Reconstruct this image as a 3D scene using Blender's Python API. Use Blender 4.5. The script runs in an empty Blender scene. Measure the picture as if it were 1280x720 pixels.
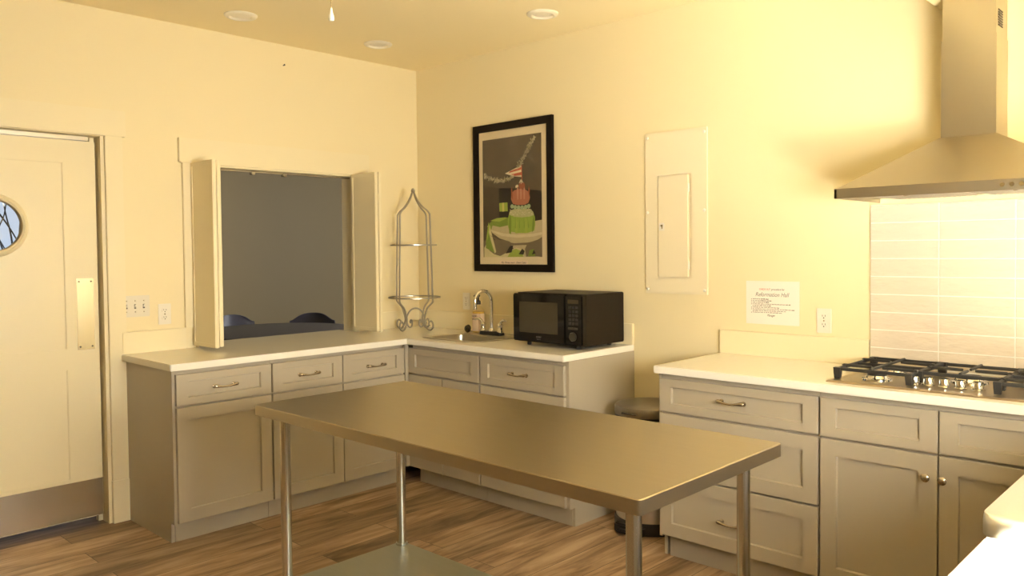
import bpy, bmesh, math, random
from mathutils import Vector, Matrix
random.seed(7)
SC = bpy.context.scene
COL = SC.collection
PI = math.pi

# ------------------------------------------------------------------ materials
def mat(name, col, rough=0.5, metal=0.0, bump=0.0, bscale=80.0, stretch=(1, 1, 1), vary=0.0, vscale=6.0, coat=0.0, bdist=0.002, rvary=0.0, spec=0.5, emit=None, estr=0.0):
    m = bpy.data.materials.new(name); m.use_nodes = True
    nt = m.node_tree; n = nt.nodes; l = nt.links
    b = n['Principled BSDF']
    b.inputs['Base Color'].default_value = (*col, 1); b.inputs['Roughness'].default_value = rough
    b.inputs['Metallic'].default_value = metal; b.inputs['Specular IOR Level'].default_value = spec
    b.inputs['Coat Weight'].default_value = coat
    if emit:
        b.inputs['Emission Color'].default_value = (*emit, 1); b.inputs['Emission Strength'].default_value = estr
    if bump or vary or rvary:
        tc = n.new('ShaderNodeTexCoord'); mp = n.new('ShaderNodeMapping'); mp.inputs['Scale'].default_value = stretch
        l.new(tc.outputs['Object'], mp.inputs['Vector'])
        no = n.new('ShaderNodeTexNoise'); no.inputs['Scale'].default_value = bscale; no.inputs['Detail'].default_value = 4
        l.new(mp.outputs['Vector'], no.inputs['Vector'])
        if bump:
            bp = n.new('ShaderNodeBump'); bp.inputs['Strength'].default_value = bump; bp.inputs['Distance'].default_value = bdist
            l.new(no.outputs['Fac'], bp.inputs['Height']); l.new(bp.outputs['Normal'], b.inputs['Normal'])
        if rvary:
            mr = n.new('ShaderNodeMapRange'); mr.inputs['To Min'].default_value = max(0, rough - rvary); mr.inputs['To Max'].default_value = rough + rvary
            l.new(no.outputs['Fac'], mr.inputs['Value']); l.new(mr.outputs['Result'], b.inputs['Roughness'])
        if vary:
            n2 = n.new('ShaderNodeTexNoise'); n2.inputs['Scale'].default_value = vscale; n2.inputs['Detail'].default_value = 5
            l.new(mp.outputs['Vector'], n2.inputs['Vector'])
            mx = n.new('ShaderNodeMix'); mx.data_type = 'RGBA'
            mx.inputs[6].default_value = (*[c * (1 - vary) for c in col], 1); mx.inputs[7].default_value = (*[min(1, c * (1 + vary)) for c in col], 1)
            l.new(n2.outputs['Fac'], mx.inputs[0]); l.new(mx.outputs[2], b.inputs['Base Color'])
    return m

def brushed(name, col, rough, aniso, tang):
    m = mat(name, col, rough, 1.0, bscale=5, stretch=(14, 1.2, 14), rvary=0.03)
    n = m.node_tree.nodes; b = n['Principled BSDF']; b.inputs['Anisotropic'].default_value = aniso
    c = n.new('ShaderNodeCombineXYZ')
    for i in range(3): c.inputs[i].default_value = tang[i]
    m.node_tree.links.new(c.outputs[0], b.inputs['Tangent']); return m

def glass(name, tint=(1, 1, 1), refl=1.0, rough=0.0):
    m = bpy.data.materials.new(name); m.use_nodes = True
    nt = m.node_tree; n = nt.nodes; l = nt.links
    n.remove(n['Principled BSDF'])
    t = n.new('ShaderNodeBsdfTransparent'); t.inputs['Color'].default_value = (*tint, 1)
    g = n.new('ShaderNodeBsdfGlossy'); g.inputs['Roughness'].default_value = rough
    f = n.new('ShaderNodeFresnel'); f.inputs['IOR'].default_value = 1.5
    mu = n.new('ShaderNodeMath'); mu.operation = 'MULTIPLY'; mu.inputs[1].default_value = refl
    mx = n.new('ShaderNodeMixShader')
    ge = n.new('ShaderNodeNewGeometry'); sb = n.new('ShaderNodeMath'); sb.operation = 'SUBTRACT'; sb.inputs[0].default_value = 1.0; m2 = n.new('ShaderNodeMath'); m2.operation = 'MULTIPLY'
    l.new(ge.outputs['Backfacing'], sb.inputs[1]); l.new(sb.outputs[0], m2.inputs[1]); l.new(f.outputs[0], m2.inputs[0]); l.new(m2.outputs[0], mu.inputs[0]); l.new(mu.outputs[0], mx.inputs[0]); l.new(t.outputs[0], mx.inputs[1]); l.new(g.outputs[0], mx.inputs[2])
    l.new(mx.outputs[0], n['Material Output'].inputs['Surface'])
    return m

def wood_floor():
    m = bpy.data.materials.new('oak_plank_floor'); m.use_nodes = True
    nt = m.node_tree; n = nt.nodes; l = nt.links; b = n['Principled BSDF']
    tc = n.new('ShaderNodeTexCoord')
    br = n.new('ShaderNodeTexBrick'); br.offset = 0.37; br.offset_frequency = 2; br.squash = 1
    for k, v in (('Scale', 1.0), ('Mortar Size', 0.0016), ('Mortar Smooth', 0.1), ('Bias', 0.0), ('Brick Width', 1.22), ('Row Height', 0.18)): br.inputs[k].default_value = v
    br.inputs['Color1'].default_value = (0, 0, 0, 1); br.inputs['Color2'].default_value = (1, 1, 1, 1); br.inputs['Mortar'].default_value = (0.5, 0.5, 0.5, 1)
    l.new(tc.outputs['Object'], br.inputs['Vector'])
    # grain: shifted per plank
    mp = n.new('ShaderNodeMapping'); mp.inputs['Scale'].default_value = (0.9, 7.5, 1)
    ad = n.new('ShaderNodeVectorMath'); ad.operation = 'MULTIPLY_ADD'; ad.inputs[1].default_value = (7, 9, 3)
    l.new(br.outputs['Color'], ad.inputs[0]); l.new(tc.outputs['Object'], ad.inputs[2]); l.new(ad.outputs[0], mp.inputs['Vector'])
    g1 = n.new('ShaderNodeTexNoise'); g1.inputs['Scale'].default_value = 2.2; g1.inputs['Detail'].default_value = 8; g1.inputs['Roughness'].default_value = 0.62; g1.inputs['Distortion'].default_value = 0.6
    l.new(mp.outputs[0], g1.inputs['Vector'])
    rp = n.new('ShaderNodeValToRGB'); e = rp.color_ramp.elements
    e[0].position = 0.34; e[0].color = (*FLOOR_D, 1); e[1].position = 0.68; e[1].color = (*FLOOR_L, 1)
    x = e.new(0.5); x.color = (*FLOOR_M, 1)
    l.new(g1.outputs['Fac'], rp.inputs[0])
    hs = n.new('ShaderNodeHueSaturation')
    mr = n.new('ShaderNodeMapRange'); mr.inputs['To Min'].default_value = 0.66; mr.inputs['To Max'].default_value = 1.26
    l.new(br.outputs['Color'], mr.inputs['Value']); l.new(mr.outputs['Result'], hs.inputs['Value']); l.new(rp.outputs[0], hs.inputs['Color'])
    mx = n.new('ShaderNodeMix'); mx.data_type = 'RGBA'; mx.inputs[7].default_value = (0.05, 0.035, 0.02, 1)
    l.new(br.outputs['Fac'], mx.inputs[0]); l.new(hs.outputs[0], mx.inputs[6]); l.new(mx.outputs[2], b.inputs['Base Color'])
    b.inputs['Roughness'].default_value = 0.5; b.inputs['Specular IOR Level'].default_value = 0.35
    bp = n.new('ShaderNodeBump'); bp.inputs['Strength'].default_value = 0.12; bp.inputs['Distance'].default_value = 0.002
    l.new(g1.outputs['Fac'], bp.inputs['Height']); l.new(bp.outputs[0], b.inputs['Normal'])
    return m

# ------------------------------------------------------------------ tunables
CREAM = (0.80, 0.69, 0.44)
EXPO = 0.21
FLOOR_D, FLOOR_M, FLOOR_L = (0.145, 0.088, 0.050), (0.295, 0.195, 0.118), (0.46, 0.33, 0.215)
M = dict(
    wall=mat('cream_wall_paint', CREAM, 0.55, bump=0.06, bscale=120, spec=0.3),
    trim=mat('cream_trim_paint', (0.80, 0.70, 0.465), 0.38, bump=0.015, bscale=40),
    ceiling=mat('ceiling_paint', (0.92, 0.785, 0.49), 0.7, bump=0.05, bscale=90, spec=0.2),
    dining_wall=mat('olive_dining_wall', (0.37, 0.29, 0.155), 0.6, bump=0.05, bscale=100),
    greige=mat('greige_cabinet_paint', (0.40, 0.35, 0.268), 0.36, bump=0.015, bscale=60),
    quartz=mat('white_quartz', (0.84, 0.80, 0.70), 0.16, vary=0.02, vscale=40),
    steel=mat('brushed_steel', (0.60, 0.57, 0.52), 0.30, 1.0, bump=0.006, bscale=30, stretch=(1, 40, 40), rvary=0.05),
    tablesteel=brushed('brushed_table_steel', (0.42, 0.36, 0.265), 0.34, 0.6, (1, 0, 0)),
    galv=mat('galvanised_steel', (0.42, 0.43, 0.38), 0.42, 1.0, bump=0.05, bscale=30, stretch=(30, 1, 30), rvary=0.08, vary=0.06, vscale=9),
    hoodsteel=mat('hood_steel', (0.43, 0.385, 0.305), 0.33, 1.0, bump=0.006, bscale=26, stretch=(40, 1.5, 40), rvary=0.05),
    chrome=mat('chrome', (0.80, 0.79, 0.77), 0.07, 1.0, rvary=0.02, bscale=20),
    tube=mat('zinc_tube', (0.66, 0.67, 0.66), 0.22, 1.0, rvary=0.05, bscale=30),
    nickel=mat('satin_nickel', (0.50, 0.45, 0.38), 0.24, 1.0, rvary=0.05, bscale=40),
    pewter=mat('pewter_metal', (0.42, 0.40, 0.36), 0.40, 0.9, bump=0.08, bscale=150),
    platesteel=brushed('plate_steel', (0.66, 0.62, 0.55), 0.22, 0.75, (0, 0, 1)),
    darkmetal=mat('dark_chrome', (0.13, 0.12, 0.10), 0.25, 1.0, rvary=0.05, bscale=60),
    iron=mat('cast_iron', (0.018, 0.017, 0.017), 0.48, bump=0.2, bscale=300),
    black=mat('black_plastic', (0.012, 0.011, 0.010), 0.35, bump=0.02, bscale=200),
    blackgloss=mat('black_gloss', (0.006, 0.005, 0.004), 0.07, spec=0.25),
    cooksteel=mat('cooktop_steel', (0.42, 0.345, 0.25), 0.30, 1.0, bscale=20, stretch=(30, 1, 30), rvary=0.05),
    microside=mat('black_enamel', (0.011, 0.008, 0.005), 0.45, bump=0.04, bscale=300, spec=0.12),
    mwindow=mat('microwave_window', (0.040, 0.032, 0.020), 0.10, spec=0.3),
    plate=mat('ivory_plate', (0.78, 0.73, 0.63), 0.3),
    shiny=mat('film_covered_plate', (0.76, 0.70, 0.58), 0.08, bump=0.5, bscale=45),
    dark=mat('dark_slot', (0.03, 0.025, 0.02), 0.5),
    tile=mat('white_wavy_tile', (0.64, 0.56, 0.455), 0.10, bump=0.8, bscale=5.5, stretch=(1, 1, 2.4), bdist=0.02),
    grout=mat('white_grout', (0.82, 0.79, 0.72), 0.8, bump=0.1, bscale=200),
    panelmetal=mat('panel_cream_enamel', (0.81, 0.715, 0.51), 0.35),
    frame=mat('black_wood_frame', (0.008, 0.005, 0.003), 0.45, bump=0.03, bscale=100, spec=0.10),
    matboard=mat('cream_matboard', (0.66, 0.55, 0.35), 0.85, bump=0.03, bscale=300),
    pic_glass=glass('picture_glass', (1, 1, 1), 0.5, 0.0),
    paper=mat('laminated_paper', (0.86, 0.80, 0.72), 0.25),
    ink=mat('black_ink', (0.03, 0.025, 0.02), 0.6), redink=mat('red_ink', (0.55, 0.05, 0.03), 0.6), greyink=mat('grey_print', (0.14, 0.13, 0.12), 0.5),
    lens=mat('lamp_lens', (0.80, 0.74, 0.62), 0.35), ring=mat('white_lamp_ring', (0.80, 0.73, 0.58), 0.3),
    clear=glass('clear_bottle', (0.98, 0.96, 0.90), 1.0, 0.02), soap=mat('amber_soap', (0.70, 0.45, 0.10), 0.15), label=mat('pink_label', (0.72, 0.56, 0.42), 0.5),
    chair=mat('charcoal_shell_plastic', (0.10, 0.098, 0.135), 0.28, bump=0.02, bscale=150), tabletop=mat('dark_laminate', (0.10, 0.095, 0.115), 0.40, bump=0.02, bscale=60),
    pane=glass('window_glass', (0.97, 0.99, 1.0), 1.0, 0.0),
    bark=mat('dark_bark', (0.02, 0.018, 0.016), 0.8, bump=0.3, bscale=60),
    porcelain=mat('white_teardrop', (0.90, 0.86, 0.74), 0.25), brass=mat('aged_brass', (0.45, 0.30, 0.14), 0.35, 1.0),
    whitesteel=mat('bright_stainless', (0.90, 0.89, 0.86), 0.32, 1.0, bump=0.006, bscale=30, stretch=(1, 30, 30)),
    lid=mat('dark_brushed_lid', (0.26, 0.235, 0.20), 0.34, 1.0, bump=0.12, bscale=25, stretch=(1, 3, 1), vary=0.15),
)
M['floor'] = wood_floor()

# ------------------------------------------------------------------ object helpers
ORG = {}
def wloc(p): return ORG.get(p.name, Vector((0, 0, 0))) if p else Vector((0, 0, 0))
def thing(name, label, cat, loc=(0, 0, 0), group=None):
    o = bpy.data.objects.new(name, None); COL.objects.link(o); o.empty_display_size = 0.1
    o.location = loc; ORG[o.name] = Vector(loc)
    o['label'] = label; o['category'] = cat
    if group: o['group'] = group
    return o
def obj(name, bm, ms, parent=None, smooth=False, label=None):
    if not isinstance(ms, (list, tuple)): ms = [ms]
    bmesh.ops.recalc_face_normals(bm, faces=bm.faces)
    me = bpy.data.meshes.new(name)
    off = wloc(parent)
    if parent: bmesh.ops.translate(bm, verts=bm.verts, vec=-off)
    bm.to_mesh(me); bm.free()
    for m in ms: me.materials.append(m)
    if smooth:
        for p in me.polygons: p.use_smooth = True
        me.set_sharp_from_angle(angle=math.radians(38))
    o = bpy.data.objects.new(name, me); COL.objects.link(o)
    if parent: o.parent = parent
    ORG[o.name] = off
    if label: o['label'] = label
    return o
def solo(name, bm, ms, label, cat, group=None, smooth=False):
    vs = [v.co for v in bm.verts]
    c = Vector(((min(v.x for v in vs) + max(v.x for v in vs)) / 2, (min(v.y for v in vs) + max(v.y for v in vs)) / 2, min(v.z for v in vs)))
    bmesh.ops.translate(bm, verts=bm.verts, vec=-c)
    o = obj(name, bm, ms, None, smooth); o.location = c; ORG[o.name] = c
    o['label'] = label; o['category'] = cat
    if group: o['group'] = group
    return o
def struct(name, bm, ms, parent=None, smooth=False):
    o = obj(name, bm, ms, parent, smooth)
    if not parent: o['kind'] = 'structure'
    return o
def dup(root, loc, label=None):
    r = root.copy(); COL.objects.link(r); r.location = loc; ORG[r.name] = Vector(loc)
    if label: r['label'] = label
    for ch in list(root.children):
        c = ch.copy(); COL.objects.link(c); c.parent = r
        for g in list(ch.children):
            d = g.copy(); COL.objects.link(d); d.parent = c
    return r

# ------------------------------------------------------------------ mesh helpers
def B(): return bmesh.new()
def box(bm, x0, x1, y0, y1, z0, z1, bev=0.0, mi=0, seg=2):
    if x1 < x0: x0, x1 = x1, x0
    if y1 < y0: y0, y1 = y1, y0
    if z1 < z0: z0, z1 = z1, z0
    t = bmesh.new()
    r = bmesh.ops.create_cube(t, size=1)
    for v in t.verts:
        v.co = Vector(((x0 + x1) / 2 + v.co.x * (x1 - x0), (y0 + y1) / 2 + v.co.y * (y1 - y0), (z0 + z1) / 2 + v.co.z * (z1 - z0)))
    if bev: bmesh.ops.bevel(t, geom=t.edges[:], offset=bev, segments=seg, affect='EDGES', clamp_overlap=True)
    merge(bm, t, mi)
    return bm
def merge(bm, t, mi=0):
    mp = {}
    for v in t.verts: mp[v.index if v.index >= 0 else id(v)] = None
    t.verts.index_update()
    vs = [bm.verts.new(v.co) for v in t.verts]
    for f in t.faces:
        nf = bm.faces.new([vs[v.index] for v in f.verts]); nf.material_index = mi; nf.smooth = f.smooth
    t.free()
def poly(bm, pts, mi=0):
    f = bm.faces.new([bm.verts.new(Vector(p)) for p in pts]); f.material_index = mi; return f
def loft(bm, loops, cap0=True, cap1=True, closed=True, mi=0):
    L = [[bm.verts.new(Vector(p)) for p in lp] for lp in loops]
    n = len(L[0])
    for a, b in zip(L, L[1:]):
        for i in range(n if closed else n - 1):
            j = (i + 1) % n
            f = bm.faces.new((a[i], a[j], b[j], b[i])); f.material_index = mi
    if cap0: bm.faces.new(L[0][::-1]).material_index = mi
    if cap1: bm.faces.new(L[-1]).material_index = mi
    return L
def lathe(bm, prof, c=(0, 0, 0), n=32, axis='z', mi=0, cap0=True, cap1=True, sx=1.0, sy=1.0):
    c = Vector(c); loops = []
    for r, h in prof:
        r = max(r, 1e-5); lp = []
        for i in range(n):
            a = 2 * PI * i / n
            u, v = r * math.cos(a) * sx, r * math.sin(a) * sy
            lp.append(c + (Vector((u, v, h)) if axis == 'z' else Vector((u, h, v)) if axis == 'y' else Vector((h, u, v))))
        loops.append(lp)
    loft(bm, loops, cap0, cap1, True, mi)
def tube(bm, pts, r, n=10, mi=0, cap=True, flat=None):
    pts = [Vector(p) for p in pts]; loops = []
    rs = r if isinstance(r, (list, tuple)) else [r] * len(pts)
    up = None
    for i, p in enumerate(pts):
        t = (pts[min(i + 1, len(pts) - 1)] - pts[max(i - 1, 0)]).normalized()
        if up is None:
            up = Vector((0, 0, 1)) if abs(t.z) < 0.9 else Vector((1, 0, 0))
        s = t.cross(up).normalized(); up = s.cross(t).normalized()
        k = flat if flat else 1.0
        loops.append([p + s * math.cos(2 * PI * j / n) * rs[i] + up * math.sin(2 * PI * j / n) * rs[i] * k for j in range(n)])
    loft(bm, loops, cap, cap, True, mi)
def ringtube(bm, c, R, r, n=48, m=8, mi=0, axis='z'):
    c = Vector(c); L = []
    for i in range(n):
        a = 2 * PI * i / n; lp = []
        for j in range(m):
            b = 2 * PI * j / m; q = R + r * math.cos(b); h = r * math.sin(b)
            lp.append(bm.verts.new(c + (Vector((q * math.cos(a), q * math.sin(a), h)) if axis == 'z' else Vector((q * math.cos(a), h, q * math.sin(a))))))
        L.append(lp)
    for i in range(n):
        for j in range(m):
            f = bm.faces.new((L[i][j], L[(i + 1) % n][j], L[(i + 1) % n][(j + 1) % m], L[i][(j + 1) % m])); f.material_index = mi
def spline(P, k=8):
    P = [Vector(p) for p in P]; out = []
    for i in range(len(P) - 1):
        p0, p1, p2, p3 = P[max(i - 1, 0)], P[i], P[i + 1], P[min(i + 2, len(P) - 1)]
        for s in range(k):
            t = s / k
            out.append(0.5 * ((2 * p1) + (p2 - p0) * t + (2 * p0 - 5 * p1 + 4 * p2 - p3) * t * t + (3 * p1 - p0 - 3 * p2 + p3) * t ** 3))
    out.append(P[-1]); return out
def slab(bm, us, vs, inside, w0, w1, plane='xy', bev=0.0, seg=2, mi=0):
    """plate cut out of a grid: cells where inside(u,v) is true, from w0 to w1 across the plane"""
    t = bmesh.new(); V = {}
    def P(i, j, w):
        k = (i, j, w)
        if k not in V:
            u, v = us[i], vs[j]; ww = w1 if w else w0
            V[k] = t.verts.new((u, v, ww) if plane == 'xy' else (u, ww, v) if plane == 'xz' else (ww, u, v))
        return V[k]
    nu, nv = len(us) - 1, len(vs) - 1
    C = {(i, j) for i in range(nu) for j in range(nv) if inside((us[i] + us[i + 1]) / 2, (vs[j] + vs[j + 1]) / 2)}
    for (i, j) in C:
        for w in (0, 1): t.faces.new([P(i, j, w), P(i + 1, j, w), P(i + 1, j + 1, w), P(i, j + 1, w)])
        for (di, dj, a, b) in ((-1, 0, (i, j), (i, j + 1)), (1, 0, (i + 1, j), (i + 1, j + 1)), (0, -1, (i, j), (i + 1, j)), (0, 1, (i, j + 1), (i + 1, j + 1))):
            if (i + di, j + dj) not in C: t.faces.new([P(*a, 0), P(*b, 0), P(*b, 1), P(*a, 1)])
    bmesh.ops.recalc_face_normals(t, faces=t.faces)
    bmesh.ops.dissolve_limit(t, angle_limit=0.01, verts=t.verts, edges=t.edges)
    if bev:
        es = [e for e in t.edges if len(e.link_faces) == 2 and e.calc_face_angle(0) > 0.6]
        bmesh.ops.bevel(t, geom=es, offset=bev, segments=seg, affect='EDGES', clamp_overlap=True)
    merge(bm, t, mi)
def MP(ax, F):
    """map (u along the run, w out of the front, z) to the world: 'y' fronts face -Y, 'x' fronts face -X"""
    return (lambda u, w, z: Vector((u, F - w, z))) if ax == 'y' else (lambda u, w, z: Vector((F - w, u, z)))
def shaker(bm, ax, F, u0, u1, z0, z1, fw, fh, t=0.02, rec=0.0125):
    if u1 < u0: u0, u1 = u1, u0
    f = MP(ax, F); e = 0.0018
    def lp(iu, iz, w): return [f(u0 + iu, w, z0 + iz), f(u1 - iu, w, z0 + iz), f(u1 - iu, w, z1 - iz), f(u0 + iu, w, z1 - iz)]
    loft(bm, [lp(0, 0, 0), lp(0, 0, t - e), lp(e, e, t), lp(fw, fh, t), lp(fw + .003, fh + .003, t - rec)])
def fbox(bm, ax, F, u0, u1, w0, w1, z0, z1, bev=0, mi=0):
    f = MP(ax, F); a, b = f(u0, w0, z0), f(u1, w1, z1)
    box(bm, a.x, b.x, a.y, b.y, a.z, b.z, bev, mi)
def text(body, size, place, m, parent, name='lettering', shear=0.0, align='LEFT', space=1.0, depth=0.0002, fit=None):
    cu = bpy.data.curves.new(name, 'FONT'); cu.body = body; cu.size = size; cu.shear = shear; cu.align_x = align; cu.space_character = space; cu.extrude = depth; cu.resolution_u = 3
    o = bpy.data.objects.new('tmp_text', cu); COL.objects.link(o)
    bpy.context.view_layer.update()
    me = bpy.data.meshes.new_from_object(o.evaluated_get(bpy.context.evaluated_depsgraph_get()))
    bpy.data.objects.remove(o); me.name = name
    off = wloc(parent)
    if fit:
        w_ = max(v.co.x for v in me.vertices) - min(v.co.x for v in me.vertices)
        for v in me.vertices: v.co.x *= fit / w_
    for v in me.vertices: v.co = place(v.co.x, v.co.y, v.co.z) - off
    me.materials.clear(); me.materials.append(m)
    t = bpy.data.objects.new(name, me); COL.objects.link(t); t.parent = parent; ORG[t.name] = off
    return t
# ------------------------------------------------------------------ the room
H = 2.776
XW, YB, YD = -6.0, -4.9, 4.2          # far side wall, window wall, dining room's far wall
WT = 0.15
b = B(); box(b, XW - .2, 1.6 + 2.2, YB - .2, YD + .2, -0.06, 0.0); struct('floor', b, M['floor'])
b = B(); box(b, XW - .2, 0.2, YB - .2, 0.0, H, H + .08); struct('ceiling', b, M['ceiling'])
b = B(); box(b, XW - .2, 3.8, 0.0, YD + .2, H, H + .08); struct('ceiling', b, M['ceiling'])
DX0, DX1, DZ = -3.17, -2.178, 2.095    # door opening
PX0, PX1, PZ0, PZ1 = -1.69, -0.541, 0.878, 1.986
def in_left(x, z):
    if DX0 < x < DX1 and z < DZ: return False
    if PX0 < x < PX1 and PZ0 < z < PZ1: return False
    return True
b = B(); slab(b, [XW, DX0, DX1, PX0, PX1, 0.0], [0, PZ0, PZ1, DZ, H], in_left, 0.0, WT, 'xz'); struct('wall_left', b, [M['wall']])
b = B(); box(b, 0.0, 0.15, YB - .15, 0.15, 0, H); struct('wall_right', b, M['wall'])
# window wall behind the camera's right shoulder, with the window over the sunlit counter
WX0, WX1, WZ0, WZ1 = -3.25, -0.9, 1.08, 1.670
b = B(); slab(b, [XW, WX0, WX1, 0.0], [0, WZ0, WZ1, H], lambda x, z: not (WX0 < x < WX1 and WZ0 < z < WZ1), YB - .15, YB, 'xz'); struct('wall_back', b, M['wall'])
b = B(); box(b, XW - .15, XW, YB - .15, .15, 0, H); struct('wall_side', b, M['wall'])
w1 = None
b = B()
for (x0, x1, z0, z1) in ((WX0, WX1, WZ0, WZ0 + .04), (WX0, WX1, WZ1 - .04, WZ1), (WX0, WX0 + .04, WZ0, WZ1), (WX1 - .04, WX1, WZ0, WZ1), (-2.095, -2.055, WZ0, WZ1)):
    box(b, x0, x1, YB - .11, YB - .05, z0, z1, .004)
w1 = struct('window_1', b, M['trim'])
b = B(); box(b, WX0 + .03, WX1 - .03, YB - .083, YB - .078, WZ0 + .03, WZ1 - .03); obj('pane', b, M['pane'], w1)
# lowered ceiling over the cooking side
b = B(); box(b, XW, 0.0, YB, -3.514, 2.473, H, .004); struct('trim_3', b, M['ceiling'])
# dining room beyond the pass-through
D2X0, D2X1, D2Z0, D2Z1 = -2.6, -0.75, 0.95, 2.25
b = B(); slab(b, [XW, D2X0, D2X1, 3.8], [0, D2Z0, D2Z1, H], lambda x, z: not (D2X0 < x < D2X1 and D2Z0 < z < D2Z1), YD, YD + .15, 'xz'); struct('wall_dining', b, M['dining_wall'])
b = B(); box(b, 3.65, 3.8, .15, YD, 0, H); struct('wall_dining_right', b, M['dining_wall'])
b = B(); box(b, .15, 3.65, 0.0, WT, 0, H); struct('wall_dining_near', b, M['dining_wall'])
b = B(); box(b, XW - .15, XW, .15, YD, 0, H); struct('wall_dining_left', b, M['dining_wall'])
b = B()
for (x0, x1, z0, z1) in ((D2X0, D2X1, D2Z0, D2Z0 + .05), (D2X0, D2X1, D2Z1 - .05, D2Z1), (D2X0, D2X0 + .05, D2Z0, D2Z1), (D2X1 - .05, D2X1, D2Z0, D2Z1)):
    box(b, x0, x1, YD + .03, YD + .10, z0, z1, .004)
w2 = struct('window_2', b, M['trim'])
b = B(); box(b, D2X0 + .04, D2X1 - .04, YD + .06, YD + .066, D2Z0 + .04, D2Z1 - .04); obj('pane', b, M['pane'], w2)

# door casing, header with overhang, plinth block
b = B()
box(b, DX1, -2.087, -.02, 0, .232, 2.098, .0025); box(b, DX0 - .09, DX0, -.02, 0, .232, 2.098, .0025)
box(b, DX0 - .115, -2.070, -.024, 0, 2.098, 2.238, .0025)
box(b, DX1 - .002, -2.069, -.026, 0, 0, .232, .0025); box(b, DX0 - .11, DX0 + .002, -.026, 0, 0, .232, .0025)
# jamb lining and stops
box(b, DX1 - .018, DX1 + .001, -.002, WT, 0, DZ); box(b, DX1 - .040, DX1 - .017, .092, .125, 0, DZ); box(b, DX0 - .004, DX0, 0, WT, 0, DZ)
struct('trim_1', b, M['trim'])
# pass-through casing
b = B()
box(b, -1.757, PX0, -.02, 0, 1.034, 1.988, .0025); box(b, PX1, -.474, -.02, 0, 1.034, 1.988, .0025)
box(b, -1.777, -.449, -.024, 0, 1.988, 2.127, .0025)
box(b, -1.770, -.456, -.028, 0, 1.984, 1.992, .001)
box(b, PX0 - .001, PX0 + .012, -.012, WT + .01, .914, PZ1); box(b, PX1 - .012, PX1 + .001, -.012, WT + .01, .914, PZ1); box(b, PX0, PX1, -.012, WT + .01, PZ1 - .014, PZ1 + .001)
struct('trim_2', b, M['trim'])
b = B(); box(b, PX0 + .02, PX1 - .02, .05, .075, PZ1 - .024, PZ1 - .014)
for x in (-1.28, -1.06): box(b, x - .012, x + .012, .045, .08, PZ1 - .038, PZ1 - .014, .003)
struct('trim_4', b, M['nickel'])
b = B(); box(b, XW, DX0 - .11, -.015, 0, 0, .13, .003); struct('baseboard_left', b, M['trim'])
b = B(); box(b, -.015, 0, -2.455, -1.93, 0, .13, .003); struct('baseboard_right', b, M['trim'])

# ------------------------------------------------------------------ swing door
DR = -2.208; DL = DR - .930; DY = .042
d1 = None
def rect_hole(bm, cx, cz, R, x0, x1, z0, z1, y0, y1, n=64):
    A = sorted({2 * PI * i / n for i in range(n)} | {math.atan2(z - cz, x - cx) % (2 * PI) for x in (x0, x1) for z in (z0, z1)})
    inn, out = [], []
    for a in A:
        c, s = math.cos(a), math.sin(a)
        t = min([((x1 if c > 0 else x0) - cx) / c if abs(c) > 1e-9 else 1e9, ((z1 if s > 0 else z0) - cz) / s if abs(s) > 1e-9 else 1e9])
        inn.append((cx + R * c, cz + R * s)); out.append((cx + t * c, cz + t * s))
    lp = lambda P, y: [(p[0], y, p[1]) for p in P]
    L = loft(bm, [lp(inn, y0), lp(out, y0), lp(out, y1), lp(inn, y1)], False, False)
    n = len(A)
    for i in range(n): bm.faces.new((L[3][i], L[3][(i + 1) % n], L[0][(i + 1) % n], L[0][i]))
PCX, PCZ = -2.692, 1.612
b = B()
rect_hole(b, PCX, PCZ, .130, DL, DR, .906, 2.066, DY + .009, DY + .045)
box(b, DL, DR, DY + .009, DY + .045, .046, .906)
slab(b, [DL, DL + .16, DR - .165, DR], [.046, .27, .850, .966, 1.943, 2.066],
     lambda x, z: not (DL + .16 < x < DR - .165 and (.27 < z < .850 or .966 < z < 1.943)), DY, DY + .010, 'xz', .003)
d1 = struct('door_1', b, M['trim'])
b = B()   # porthole bezel
lathe(b, [(.129, DY + .045), (.127, DY + .010), (.130, DY - .004), (.140, DY - .010), (.150, DY - .006), (.158, DY + .003), (.160, DY + .010)], (PCX, 0, PCZ), 64, 'y', cap0=False, cap1=False)
obj('porthole_ring', b, M['trim'], d1, True)
b = B(); lathe(b, [(.1285, DY + .020), (.1285, DY + .026)], (PCX, 0, PCZ), 64, 'y'); obj('porthole_glass', b, M['pane'], d1)
b = B(); box(b, DL + .015, DR + .004, DY - .002, DY, .050, .250, .0008)
for x in (DR - .012, DR - .2, DR - .39, DR - .6, DR - .8):
    for z in (.066, .234): lathe(b, [(.004, DY - .004), (.0035, DY)], (x, 0, z), 10, 'y')
obj('kick_plate', b, M['platesteel'], d1)
b = B(); box(b, -2.318, -2.232, DY - .003, DY, .954, 1.334, .0012); pp = obj('push_plate', b, M['platesteel'], d1)
b = B()
for x in (-2.305, -2.245):
    for z in (.970, 1.318): lathe(b, [(.0042, DY - .0048), (.0042, DY - .003)], (x, 0, z), 12, 'y')
obj('screw', b, M['dark'], pp)
b = B(); box(b, DL, DR - .03, DY + .005, DY + .05, 2.070, 2.092, .002); obj('head_track', b, M['steel'], d1)

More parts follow.
